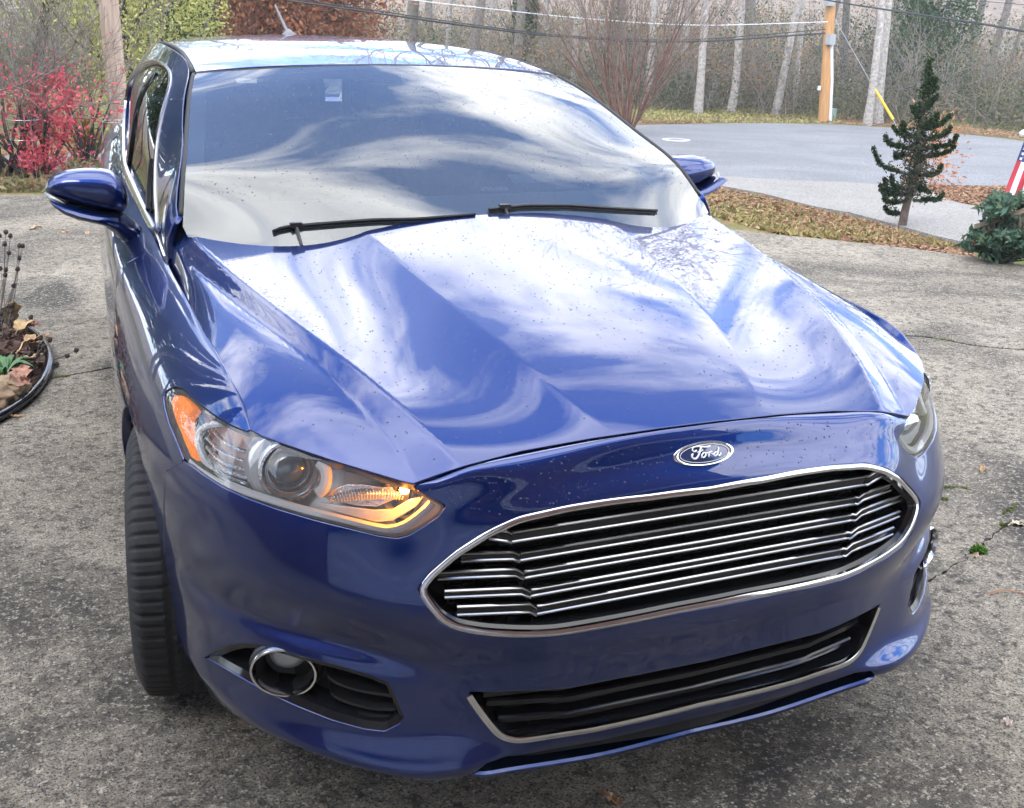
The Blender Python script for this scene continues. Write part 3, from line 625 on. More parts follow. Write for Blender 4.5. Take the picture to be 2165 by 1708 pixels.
# smooth dark outer bezel panel behind the light guide
for px in ([(395, 505), (450, 560), (520, 600), (600, 632)], [(355, 545), (430, 620), (510, 660), (600, 690)], [(352, 600), (430, 680), (510, 715), (600, 742)], [(365, 660), (440, 730), (520, 765), (605, 790)], [(390, 715), (450, 775), (520, 805), (605, 832)]):
    both('led_fin', strip(T('c', px), -.034, .0042, None, 'led_fin'), M['silver'], LAMP)
# projector: axis forwards
def lampdir(c): d = Vector((0.05, -1, .06)); return d.normalized()
pc = poly3(T('c', [(868, 742)]), -.040)[0]
def lathe_mesh(name, prof, c, ax, n=36):
    m = MB(); m.lathe(prof, c, ax, n); return m.mesh(name, True, 35)
ax = (-.10, -1, .10)
both('projector_housing', lathe_mesh('projector_housing', [(.060, -.04), (.060, .004), (.058, .008), (.053, .008), (.052, .002), (.046, -.004), (.044, -.03)], pc, ax), M['silver'], LAMP)
rb = MB()
for k in range(60):
    a = 2 * math.pi * k / 60; q = Vector((0, 0, 1)).rotation_difference(Vector(ax)); c = Vector(pc) + q @ Vector((.0435 * math.cos(a), .0435 * math.sin(a), -.004)); rb.box(c, (.0022, .0022, .012), q.to_matrix() @ Matrix.Rotation(a, 3, 'Z'))
both('ribbed_ring', rb.mesh('ribbed_ring', False), M['silver'], LAMP)
both('projector_lens', lathe_mesh('projector_lens', [(.0405, -.012), (.0395, -.004), (.035, .006), (.026, .014), (.014, .018), (.0005, .0195)], pc, ax), pmat('projector_glass', (.03, .045, .06), .05, .0, .9, coat=1), LAMP)
shr = [(.060, -.01), (.072, -.016), (.078, -.03), (.079, -.055)]
both('projector_shroud', lathe_mesh('projector_shroud', shr, pc, ax), M['lampgrey'], LAMP)
both('shroud_flange', strip(T('c', [(1050, 700), (1085, 740), (1092, 800), (1075, 855), (1040, 885)]), -.020, .011, None, 'shroud_flange'), M['whitebar'], LAMP)
# turn signal bowl with flutes, bulb
tsc = poly3(T('c', [(1350, 880)]), -.05)[0]
uvb = cshell(T('c', [(1072, 905), (1130, 865), (1220, 835), (1330, 838), (1430, 850), (1530, 830), (1600, 850), (1590, 890), (1500, 920), (1400, 962), (1280, 955), (1150, 930)]), -.035)
both('signal_reflector', panel(offf(-.035), uvb, step=(.01, .08), flange=.03, name='signal_reflector'), M['silver'], LAMP)
fl = MB()
for k in range(26):
    t = k / 25; a = np.array([1100 + 470 * t, 905 - 40 * math.sin(t * 3.1) - 20 * t]); b = a + [18 - 30 * t, 42 + 30 * math.sin(t * 3.1)]
    P = poly3(T('c', [a, b]), -.031); fl.tube(P, .0016, 5)
both('reflector_flutes', fl.mesh('reflector_flutes'), M['silver'], LAMP)
both('inner_bezel', panel(offf(-.030), cshell(T('c', [(1040, 945), (1200, 970), (1380, 995), (1500, 990), (1610, 930), (1690, 905), (1640, 965), (1500, 1050), (1400, 1060), (1200, 1010), (1050, 965)]), -.03), step=(.012, .1), flange=.03, name='inner_bezel'), M['lampgrey'], LAMP)
bm = MB(); bp = poly3(T('c', [(1575, 862)]), -.020)[0]; bm.lathe([(.0005, -.009), (.006, -.007), (.009, 0), (.006, .007), (.0005, .010)], bp, (.8, .4, .2), 14)
ob = cpart('indicator_bulb', bm.mesh('indicator_bulb'), M['bulb'], LAMP[0], 'lit orange indicator bulb')
cpart('indicator_bulb', mirror_panel(bm.mesh('indicator_bulb')), M['amber'], LAMP[1])
# ---- upper grille
GR = symloop(hole_gr)
def loop3(uv, off): return shell(uv[:, 0], uv[:, 1], off)
GRR = resamp(GR * [1, SV], 200, True) / [1, SV]
GI = inset(GR, .022)
grille_root = cpart('grille', panel(offf(-.105), inset(GR, -.005), step=(.03, .3), flange=0, name='grille'), M['dark'])
fr = MB()
A = loop3(inset(GR, .004), -.006); B_ = loop3(inset(GR, .016), -.022); C_ = loop3(inset(GR, .012), -.10); n = len(A)
fr.add(np.vstack([A, B_, C_]), [(i, (i + 1) % n, n + (i + 1) % n, n + i) for i in range(n)] + [(n + i, n + (i + 1) % n, 2 * n + (i + 1) % n, 2 * n + i) for i in range(n)])
cpart('grille_frame', fr.mesh('grille_frame', True, 30), M['gloss_black'], grille_root)
def sweep(P, Nn, prof, closed=False):
    """sweeps a profile [(along normal, sideways)] along the 3-D line P whose surface normal is Nn"""
    P = np.asarray(P); k = len(P); V = []; F = []
    for i in range(k):
        a = P[(i - 1) % k] if (closed or i) else P[i]; b = P[(i + 1) % k] if (closed or i < k - 1) else P[i]; t = b - a; t /= np.linalg.norm(t); nn = Nn[i] - t * np.dot(t, Nn[i]); nn /= np.linalg.norm(nn); sd_ = np.cross(t, nn)
        V += [P[i] + nn * p + sd_ * q for p, q in prof]
    m = len(prof)
    for i in range(k if closed else k - 1):
        j = (i + 1) % k; F += [(i * m + a, j * m + a, j * m + (a + 1) % m, i * m + (a + 1) % m) for a in range(m)]
    if not closed: F += [tuple(range(m - 1, -1, -1)), tuple(range((k - 1) * m, k * m))]
    mb = MB(); mb.add(V, F); return mb
gl = inset(GR, .006)
N_ = shell_n(gl[:, 0], gl[:, 1]); N_ *= np.sign(np.einsum('ij,ij->i', N_, np.array([0, -1, 0]) + 0 * N_))[:, None]
cpart('chrome_surround', sweep(loop3(gl, -.004), N_, [(-.006, -.008), (.001, -.0075), (.004, -.002), (.003, .004), (-.003, .008), (-.010, .008)], True).mesh('chrome_surround', True, 50), M['chrome'], grille_root)
ZB = [([(320, 408), (400, 420)], [(400, 420), (1710, 212)], [(340, 402), (395, 393)], [(375, 392), (1690, 192)]),
      ([(220, 488), (405, 482)], [(430, 487), (1695, 275)], 0, [(430, 458), (1675, 258)]),
      ([(135, 553), (415, 541)], [(445, 550), (1680, 338)], 0, [(445, 524), (1670, 325)]),
      ([(160, 620), (435, 608)], [(470, 615), (1655, 400)], 0, [(465, 592), (1640, 385)]),
      ([(205, 683), (465, 672)], [(490, 680), (1635, 462)], 0, [(480, 652), (1620, 445)])]
def sec(P, pts, Nn=None):
    if Nn is None:
        Tn = np.gradient(P, axis=0); Nn = np.cross(Tn, np.array([0, 0, 1.0])); Nn *= np.sign(-Nn[:, 1:2]); Nn /= np.linalg.norm(Nn, axis=1, keepdims=True)
    V = []; F = []; m = len(pts)
    for p, nn in zip(P, Nn): V += [p + nn * a + np.array([0, 0, b]) for a, b in pts]
    for i in range(len(P) - 1): F += [(i * m + a, (i + 1) * m + a, (i + 1) * m + (a + 1) % m, i * m + (a + 1) % m) for a in range(m)]
    F += [tuple(range(m)), tuple(range((len(P) - 1) * m, len(P) * m))[::-1]]
    mb = MB(); mb.add(V, F); return mb
def secs(Ps, pts):
    mb = MB()
    for P in Ps: q = sec(P, pts); mb.add(q.v, q.f)
    return mb
for kb, (outer, inner, _, up) in enumerate(ZB):
    BO = -.036 if kb else -.024
    ui = half(cshell(T('d', resamp([inner[0], inner[1]], 40)), BO)); uo = cshell(T('d', resamp(outer, 6)), BO + .008)
    uu = half(cshell(T('d', resamp(up, 40)), BO)); hgt = float(np.mean(np.linalg.norm(shell(uu[3:8, 0], uu[3:8, 1], BO) - shell(ui[3:8, 0], ui[3:8, 1], BO), axis=1)))
    hgt = min(max(hgt, .011), .019); Pi = shell(ui[:, 0], ui[:, 1], BO); Pi = np.vstack([Pi, (Pi * [-1, 1, 1])[::-1][1:]]); Po = shell(uo[:, 0], uo[:, 1], BO + .008); Po = Po[Po[:, 0] < Pi[0, 0] - .007]; Po = np.vstack([Po, [Pi[0] + (Pi[0] - Pi[1]) / np.linalg.norm(Pi[0] - Pi[1]) * .005 + [0, -.005, .0005]]])
    full = np.vstack([Po, Pi, (Po * [-1, 1, 1])[::-1]]); Ps = [full]
    bar = cpart('grille_bar', secs(Ps, [(-.03, .002), (-.03, hgt - .002), (.0, hgt - .001), (.003, hgt - .004), (.003, .004), (.0, .001)]).mesh('grille_bar', True, 30), M['gloss_black'], grille_root)
    cpart('chrome_strip', secs(Ps, [(-.004, -.002), (-.004, .0025), (.004, .0032), (.0062, .0014), (.0062, -.0012), (.002, -.0028)]).mesh('chrome_strip', True, 40), M['barchrome'], bar)
    cpart('chrome_strip', secs(Ps, [(-.006, hgt - .003), (-.006, hgt + .0020), (.003, hgt + .0030), (.0060, hgt + .0010), (.0060, hgt - .0012), (.002, hgt - .003)]).mesh('chrome_strip', True, 40), M['barchrome'], bar)
# louvre behind the bars
mb = MB()
for zz in np.arange(.50, .70, .0125): mb.tube([(-.5, -.86, zz), (-.25, -.875, zz), (0, -.88, zz), (.25, -.875, zz), (.5, -.86, zz)], .0022, 5)
for xx in np.arange(-.5, .51, .025): mb.tube([(xx, -.862 - .012 * math.cos(xx * 3), .49), (xx, -.862 - .012 * math.cos(xx * 3), .70)], .0018, 4)
g = cpart('grille_mesh', mb.mesh('grille_mesh'), M['dark'], grille_root)
# ---- lower grille
LO = symloop(hole_lo)
lower_root = cpart('lower_grille', panel(offf(-.11), inset(LO, -.005), step=(.03, .3), flange=0, name='lower_grille'), M['dark'])
fr = MB(); A = loop3(inset(LO, .002), -.006); B_ = loop3(inset(LO, .012), -.10); n = len(A)
fr.add(np.vstack([A, B_]), [(i, (i + 1) % n, n + (i + 1) % n, n + i) for i in range(n)])
cpart('lower_frame', fr.mesh('lower_frame'), M['gloss_black'], lower_root)
pl = half(cshell(T('f', [(240, 418), (262, 452), (305, 510), (345, 553), (385, 569), (430, 571), (560, 552), (700, 529), (1000, 459), (1200, 403), (1300, 370)]), -.002))
pl = smooth_line(pl * [1, SV], 60) / [1, SV]; pl = np.vstack([pl, mir(pl[::-1])[1:]])
N_ = shell_n(pl[:, 0], pl[:, 1]); N_ *= np.sign(-N_[:, 1:2] + 1e-9)
cpart('chrome_trim', sweep(loop3(pl, -.002), N_, [(-.008, -.007), (.002, -.006), (.004, 0), (.002, .006), (-.008, .007)]).mesh('chrome_trim', True, 50), M['chrome'], lower_root)
for px in ([(300, 455), (540, 441), (570, 442), (1050, 344), (1445, 247)], [(340, 513), (540, 497), (575, 498), (1050, 398), (1420, 300)], [(290, 425), (520, 400), (545, 402), (1050, 300), (1400, 205)]):
    u = half(cshell(T('f', np.vstack([resamp(px[:2], 6), resamp(px[2:], 30)])), -.03)); P = shell(u[:, 0], u[:, 1], -.03); P = np.vstack([P, (P * [-1, 1, 1])[::-1][1:]])
    Tn = np.gradient(P, axis=0); Nn = np.cross(Tn, np.array([0, 0, 1.0])); Nn *= np.sign(-Nn[:, 1:2]); Nn /= np.linalg.norm(Nn, axis=1, keepdims=True)
    cpart('lower_bar', sec(P, [(-.03, .002), (-.03, .013), (.0, .016), (.004, .013), (.004, .003), (.0, .0)]).mesh('lower_bar', True, 30), M['gloss_black'], lower_root)
# ---- fog lamps
FOGS = both('fog_lamp', panel(offf(-.06), inset(hole_fog, -.004), step=(.02, .2), flange=0, name='fog_lamp'), M['dark'], None)
fr = MB(); A = loop3(inset(hole_fog, .001), -.004); B0 = loop3(inset(hole_fog, .010), -.010); B_ = loop3(inset(hole_fog, .014), -.06); n = len(A)
fr.add(np.vstack([A, B0, B_]), [(i, (i + 1) % n, n + (i + 1) % n, n + i) for i in range(n)] + [(n + i, n + (i + 1) % n, 2 * n + (i + 1) % n, 2 * n + i) for i in range(n)])
both('pocket_rim', fr.mesh('pocket_rim', True, 30), M['gloss_black'], FOGS)
fc = poly3(T('e', [(996, 522)]), -.010)[0]; fax = Vector((-.48, -1, .03)).normalized()
def ell_lathe(name, prof, c, ax, sx, sz, n=40):
    """turned ring stretched to an oval"""
    ax = Vector(ax); r = ax.cross(Vector((0, 0, 1))).normalized(); u = r.cross(ax); V = []; F = []
    for rr, z in prof:
        for j in range(n): a = 2 * math.pi * j / n; V.append(Vector(c) + ax * z + r * (rr * sx * math.cos(a)) + u * (rr * sz * math.sin(a)))
    for i in range(len(prof) - 1):
        for j in range(n): F.append((i * n + j, i * n + (j + 1) % n, (i + 1) * n + (j + 1) % n, (i + 1) * n + j))
    m = MB(); m.add(V, F); return m.mesh(name, True, 50)
both('chrome_bezel', ell_lathe('chrome_bezel', [(.98, -.01), (1.0, .002), (.96, .008), (.90, .008), (.85, .002), (.83, -.008)], fc, fax, .066, .052), M['chrome'], FOGS)
both('lamp_tube', ell_lathe('lamp_tube', [(.84, -.004), (.74, -.025), (.70, -.05), (.02, -.052)], fc, fax, .066, .052), M['black'], FOGS)
both('bezel_base', ell_lathe('bezel_base', [(1.06, -.045), (1.08, -.022), (1.04, -.014), (.98, -.012)], fc, fax, .066, .052), M['black'], FOGS)
lc = Vector(fc) + fax * -.030 + Vector((0, 0, .022))
both('fog_glass', ell_lathe('fog_glass', [(1.0, -.01), (.96, .0), (.8, .008), (.5, .014), (.01, .017)], lc, fax, .038, .034), pmat('fog_glass', (.35, .36, .37), .06, .3, .8, coat=1), FOGS)
for px in ([(1235, 535), (1290, 575), (1420, 615), (1585, 640)], [(1250, 625), (1300, 660), (1450, 705), (1600, 715)], [(1180, 690), (1280, 712), (1430, 750), (1610, 760)], [(1150, 715), (1260, 750), (1420, 795), (1590, 800)]):
    u = cshell(T('e', smooth_line(px, 12)), -.028); P = shell(u[:, 0], u[:, 1], -.028); Nn = np.tile([-.3, -.95, 0.05], (len(P), 1))
    m = MB(); V = []
    for p in P: V += [p + np.array([-.2, -1, .1]) * .006, p + np.array([.1, 1, .25]) * .03, p + np.array([.1, 1, -.05]) * .03 - np.array([0, 0, .006]), p + np.array([-.2, -1, 0]) * .006 - np.array([0, 0, .005])]
    m.add(V, [(i * 4 + a, (i + 1) * 4 + a, (i + 1) * 4 + (a + 1) % 4, i * 4 + (a + 1) % 4) for i in range(len(P) - 1) for a in range(4)])
    both('louvre', m.mesh('louvre', True, 30), M['black'], FOGS)
# ---- lower lip between the corners
lp = half(cshell(T('f', [(285, 690), (400, 672), (700, 622), (1000, 545), (1200, 490), (1300, 462)])))
P = shell(lp[:, 0], lp[:, 1]); P = smooth_line(np.vstack([[P[0] + [-.050, .030, .022]], [P[0] + [-.022, .010, .006]], P]), 34); P = np.vstack([P, (P * [-1, 1, 1])[::-1][1:]])
Tn = np.gradient(P, axis=0); Nn = np.cross(Tn, np.array([0, 0, 1.0])); Nn *= np.sign(-Nn[:, 1:2]); Nn /= np.linalg.norm(Nn, axis=1, keepdims=True)
cpart('lower_lip', sec(P, [(-.12, -.012), (-.12, .0), (-.012, .004), (.001, .006), (.006, .002), (.004, -.006), (-.01, -.016)]).mesh('lower_lip', True, 40), M['paint'])
m = MB(); m.add([(-.47, -.90, .175), (.47, -.90, .175), (.47, -.86, .26), (-.47, -.86, .26), (0, -.955, .175), (0, -.91, .26)], [(0, 4, 5, 3), (4, 1, 2, 5)])
cpart('lip_slot', m.mesh('lip_slot', False), M['dark'])
# ---- oval emblem with script
BC = T('V', [(1488.5, 959.0)]); bu = cshell(BC)[0]; bu[0] = 0.0
b0 = shell([0.0], [bu[1]])[0]; e_ = 1e-3
bx = np.array([1.0, 0, 0]); by = shell([0.0], [bu[1] + e_])[0] - b0; by /= np.linalg.norm(by); bn = np.cross(bx, by)
bn = -bn if bn[1] > 0 else bn
def bpt(u, v, h): return b0 + bx * u + by * v + bn * (h - .9 * u * u)
def disc(a, b, h0, h1, name, n=48, dome=0.0, ringw=None):
    m = MB(); V = []; F = []
    prof = [(1.0, h0), (1.0, h1)] + ([(1 - .25 * ringw, h1 + .0015), (1 - ringw * .75, h1 + .001), (1 - ringw, h1 - .001), (1 - ringw, h0)] if ringw else [(.7, h1 + dome * .5), (.35, h1 + dome * .9), (.02, h1 + dome)])
    for r, h in prof:
        for j in range(n): t = 2 * math.pi * j / n; V.append(bpt(a * r * math.cos(t), b * r * math.sin(t), h))
    for i in range(len(prof) - 1):
        for j in range(n): F.append((i * n + j, i * n + (j + 1) % n, (i + 1) * n + (j + 1) % n, (i + 1) * n + j))
    m.add(V, F); return m.mesh(name, True, 50)
BA, BB = .068, .0235
emb = cpart('emblem', disc(BA, BB, .0, .004, 'emblem', ringw=.17), M['satin'])
cpart('emblem_field', disc(BA * .86, BB * .80, .001, .0035, 'emblem_field', dome=.0015), M['badge_blue'], emb)
m = MB(); m.tube([bpt(BA * .80 * math.cos(t), BB * .72 * math.sin(t), .0052) for t in np.linspace(0, 2 * math.pi, 60, endpoint=False)], .0006, 5, closed=True)
cpart('emblem_line', m.mesh('emblem_line'), M['whitebar'], emb)
lt = MB()
def b_uv(p):      # reads a point of the lettering in the plane of the emblem
    v = (np.array([2600, 1700]) + np.array(p) / 5.4125) / 1.8919; d = ray(v); t = np.dot(b0 - CAMLOC, bn) / np.dot(d, bn); q = CAMLOC + d * t - b0
    return float(q @ bx), float(q @ by)
o_ = b_uv((1180, 630))
for w_, st in ((.0026, [(985, 575), (960, 605), (920, 600), (900, 565), (915, 520), (980, 497), (1080, 500), (1180, 510), (1250, 500), (1285, 482)]), (.0030, [(1085, 508), (1060, 600), (1030, 690), (985, 752), (935, 762), (897, 730), (893, 682), (915, 658)]), (.0018, [(1000, 625), (1060, 602), (1108, 588), (1124, 566), (1106, 556)]),
               (.0024, [(1142, 626), (1108, 668), (1100, 712), (1140, 735), (1180, 694), (1182, 642), (1150, 626)]), (.0018, [(1088, 738), (1100, 715)]), (.0024, [(1195, 640), (1235, 636), (1258, 622), (1255, 680), (1248, 724)]), (.0022, [(1256, 660), (1290, 610), (1325, 606)]), (.0020, [(1300, 640), (1335, 665), (1362, 655)]),
               (.0024, [(1425, 612), (1376, 638), (1362, 676), (1398, 696), (1438, 655)]), (.0026, [(1468, 520), (1452, 610), (1446, 672), (1476, 692), (1500, 668), (1517, 632)])):
    q = [b_uv(p) for p in st]; q = [((a - o_[0]) * 1.0 + .0, (b - o_[1]) * 1.0 + .001) for a, b in q]
    lt.tube([bpt(a, b, .0058) for a, b in smooth_line(q, max(6, len(q) * 3))], w_ * .62, 6)
cpart('emblem_lettering', lt.mesh('emblem_lettering'), M['whitebar'], emb)
# ---- windscreen
_EV = Spl([0, .28, .5, .76, 1.0]); _EP = np.array([(.765, .36, 1.045), (.735, .475, 1.13), (.700, .63, 1.192), (.650, .85, 1.28), (.604, 1.03, 1.334)])
def wsurf(u, v, off=0.0):
    u = np.atleast_1d(np.asarray(u, float)); v = np.atleast_1d(np.asarray(v, float)); vc = np.clip(v, -.2, 1.02); E = _EV.w(vc) @ _EP; b = .02 * 4 * v * (1 - v)
    yc = .13 + .79 * v - b * .2; zc = 1.025 + .346 * v + b
    a = np.abs(u); P = np.stack([E[:, 0] * u, yc + (E[:, 1] - yc) * a ** 2.3, zc + (E[:, 2] - zc) * a ** 2], 1)
    if np.any(off): P = P + norms(wsurf, u, v)[:] * off
    return P
def rrect(u0, u1, v0, v1, r, n=6, ru=None):
    ru = ru or r; o = []
    for cx, cy, a0 in ((u1 - ru, v1 - r, 0), (u0 + ru, v1 - r, 90), (u0 + ru, v0 + r, 180), (u1 - ru, v0 + r, 270)):
        for k in range(n + 1): a = R(a0 + 90 * k / n); o.append((cx + ru * math.cos(a), cy + r * math.sin(a)))
    return np.array(o)
ws_o = [(u, -.16) for u in np.linspace(-.97, .97, 30)] + [(.985, v) for v in np.linspace(-.1, .97, 24)] + [(u, .992) for u in np.linspace(.97, -.97, 40)] + [(-.985, v) for v in np.linspace(.97, -.1, 24)]
ws = cpart('windscreen', panel(wsurf, ws_o, step=(.02, .02), flange=0, name='windscreen'), M['glass'])
fr_in = []
for u in np.linspace(-1, 1, 41): fr_in.append((u * .90, .085))
fr_hole = np.vstack([rrect(-.93, .93, .085, .925, .10, 8, .10)])
cpart('ceramic_border', panel(lambda a, b: wsurf(a, b, -.004), ws_o, [fr_hole], step=(.03, .03), flange=0, name='ceramic_border'), M['frit'], ws)
# ---- roof skin
def roof(u, y):
    u = np.atleast_1d(np.asarray(u, float)); y = np.atleast_1d(np.asarray(y, float)); t = np.clip((y - .92) / 2.0, 0, 1)
    hw = np.interp(y, [.9, 1.03, 1.4, 1.9, 2.4, 2.95], [.612, .600, .572, .555, .52, .48]); zc = Spl([.9, 1.3, 1.8, 2.3, 3.0]).w(y) @ np.array([1.369, 1.407, 1.417, 1.40, 1.32])
    ze = Spl([.9, 1.03, 1.4, 1.9, 2.4, 3.0]).w(y) @ np.array([1.315, 1.336, 1.376, 1.381, 1.35, 1.255]); a = np.abs(u)
    return np.stack([hw * u, y, zc + (ze - zc) * (.75 * a ** 2 + .25 * a ** 5)], 1)
ro = [(u, .925 + .11 * u * u) for u in np.linspace(-.985, .985, 41)] + [(.985, y) for y in np.linspace(1.06, 2.75, 30)] + [(u, 2.78) for u in np.linspace(.96, -.96, 21)] + [(-.985, y) for y in np.linspace(2.75, 1.06, 30)]
roofo = cpart('roof', panel(roof, ro, step=(.03, .03), flange=.012, name='roof', eu=5e-3, ev=5e-3), M['paint'])
# ---- side of the cabin: pillars, rail, windows
_GY = [.30, .36, .50, .70, .90, 1.03, 1.40, 1.90, 2.40, 2.90]
_GP = [[(.802, .912), (.80, .95), (.79, .99), (.772, 1.030)],
       [(.802, .915), (.802, .96), (.794, 1.005), (.770, 1.046)],
       [(.797, .925), (.785, 1.00), (.764, 1.075), (.733, 1.140)],
       [(.795, .945), (.776, 1.045), (.742, 1.14), (.690, 1.217)],
       [(.793, .962), (.772, 1.085), (.727, 1.20), (.645, 1.296)],
       [(.790, .972), (.768, 1.105), (.718, 1.235), (.609, 1.335)],
       [(.775, .990), (.748, 1.125), (.695, 1.265), (.583, 1.380)],
       [(.722, 1.005), (.703, 1.135), (.660, 1.265), (.563, 1.385)],
       [(.665, 1.020), (.645, 1.135), (.607, 1.25), (.528, 1.355)],
       [(.600, 1.035), (.585, 1.12), (.55, 1.19), (.49, 1.262)]]
_gpa = np.array(_GP); _GYS = Spl(_GY); _GVS = Spl([0, .36, .72, 1.0])
def cabin(y, v):
    y = np.atleast_1d(np.asarray(y, float)); v = np.atleast_1d(np.asarray(v, float)); rows = np.einsum('qn,nrk->qrk', _GYS.w(y), _gpa); q = np.einsum('qr,qrk->qk', _GVS.w(v), rows)
    return np.stack([-q[:, 0], y, q[:, 1]], 1)
def cabin_off(o): return lambda y, v: cabin(y, v) + norms(cabin, np.atleast_1d(np.asarray(y, float)), np.atleast_1d(np.asarray(v, float))) * np.array([[1, 1, 1]]) * (-o)
_nt = norms(cabin, np.array([1.0]), np.array([.5]))[0]; _sgn = -1.0 if _nt[0] > 0 else 1.0
def cab(o): return lambda y, v: cabin(y, v) + norms(cabin, np.atleast_1d(np.asarray(y, float)), np.atleast_1d(np.asarray(v, float))) * _sgn * o
win = smooth_line([(.60, .06), (.80, .05), (1.2, .05), (1.7, .06), (2.15, .10), (2.36, .22), (2.42, .40), (2.30, .62), (2.05, .78), (1.7, .87), (1.4, .89), (1.18, .88), (1.0, .83), (.86, .70), (.74, .50), (.655, .30), (.60, .15)], 90, True)
side_o = [(.335, v) for v in np.linspace(.0, .97, 8)] + [(y, .985) for y in np.linspace(.38, 2.85, 60)] + [(2.88, v) for v in np.linspace(.95, -.05, 8)] + [(y, -.06) for y in np.linspace(2.8, .38, 50)]
pm = panel(cabin, np.array(side_o)[::-1], [win], step=(.03, .06), flange=.015, hole_flange=.012, name='side_frame', flip=_sgn < 0)
SIDE = both('side_frame', pm, M['paint'], None)
both('side_glass', panel(cab(-.012), win[::-1], step=(.05, .08), flange=0, name='side_glass', flip=_sgn < 0), M['sideglass'], SIDE)
def line3(uv, o): uv = np.asarray(uv); return cab(o)(uv[:, 0], uv[:, 1])
def cnorm(uv): uv = np.asarray(uv); return norms(cabin, uv[:, 0], uv[:, 1]) * _sgn
# bright strip all round the window, thicker along the sill
wt = smooth_line(np.vstack([win]), 120, True)
both('window_trim', sweep(line3(wt, .002), cnorm(wt), [(-.006, -.005), (.002, -.004), (.003, .003), (-.006, .006)], True).mesh('window_trim', True, 50), M['barchrome'], SIDE)
sill = smooth_line([(.37, .025), (.50, .02), (.8, .015), (1.2, .015), (1.7, .02), (2.2, .05)], 60)
both('sill_trim', sweep(line3(sill, .002), cnorm(sill), [(-.006, -.011), (.003, -.009), (.005, .0), (.003, .010), (-.006, .012)]).mesh('sill_trim', True, 50), M['chrome'], SIDE)
bpil = [(1.42, .06), (1.50, .06), (1.53, .45), (1.55, .83), (1.46, .83), (1.44, .45)]
both('door_pillar', panel(cab(-.003), np.array(bpil)[::-1], step=(.03, .1), flange=.01, name='door_pillar', flip=_sgn < 0), M['gloss_black'], SIDE)
qp = smooth_line([(.79, .07), (.815, .2), (.835, .33), (.85, .47)], 12)
both('quarter_bar', sweep(line3(qp, -.004), cnorm(qp), [(-.006, -.010), (.004, -.009), (.004, .009), (-.006, .010)]).mesh('quarter_bar', True, 40), M['black'], SIDE)
# black drip seal between glass and pillar, roof ditches
for sg in (1, -1):
    e = wsurf(np.full(30, sg * .992), np.linspace(-.03, .985, 30)); m = MB(); m.tube(e + [0, 0, -.002], .0065, 6)
    cpart('windscreen_seal', m.mesh('windscreen_seal'), M['gap'], ws)
m = MB(); m.tube(wsurf(np.linspace(-.99, .99, 40), np.full(40, .996)) + [0, 0, -.004], .006, 6); cpart('windscreen_seal', m.mesh('windscreen_seal'), M['gap'], ws)
for sg in (1, -1):
    m = MB(); yy = np.linspace(1.04, 2.7, 30); m.tube(roof(np.full(30, sg * 1.0), yy) + [0, 0, -.004], .008, 6); cpart('roof_ditch', m.mesh('roof_ditch'), M['gap'], roofo)
# rear window closing the cabin and boot lid
m = MB(); q = [(-.49, 2.75, 1.28), (.49, 2.75, 1.28), (.58, 3.25, 1.04), (-.58, 3.25, 1.04)]; m.add(q, [(0, 1, 2, 3)]); cpart('rear_window', m.mesh('rear_window', False), M['sideglass'])
m = MB(); m.add([(-.48, 3.2, 1.02), (.48, 3.2, 1.02), (.46, 3.75, .97), (-.46, 3.75, .97), (-.60, 2.88, .98), (.60, 2.88, .98), (.52, 3.80, .5), (-.52, 3.80, .5), (-.66, 2.88, .3), (.66, 2.88, .3), (.52, 3.8, .3), (-.52, 3.8, .3)], [(0, 1, 2, 3), (4, 0, 3, 7), (1, 5, 6, 2), (3, 2, 6, 7), (4, 7, 11, 8), (5, 9, 10, 6), (7, 6, 10, 11)])
cpart('boot', m.mesh('boot', False), M['paint'])
# ---- scuttle between hood and glass
m = MB(); uu = np.linspace(-.80, .80, 30); a = wsurf(uu, np.full(30, -.10)) + [0, .01, -.035]; b = a + [0, -.10, -.05]; m.add(np.vstack([a, b]), [(i, i + 1, 31 + i, 30 + i) for i in range(29)])
cpart('scuttle', m.mesh('scuttle'), M['black'])
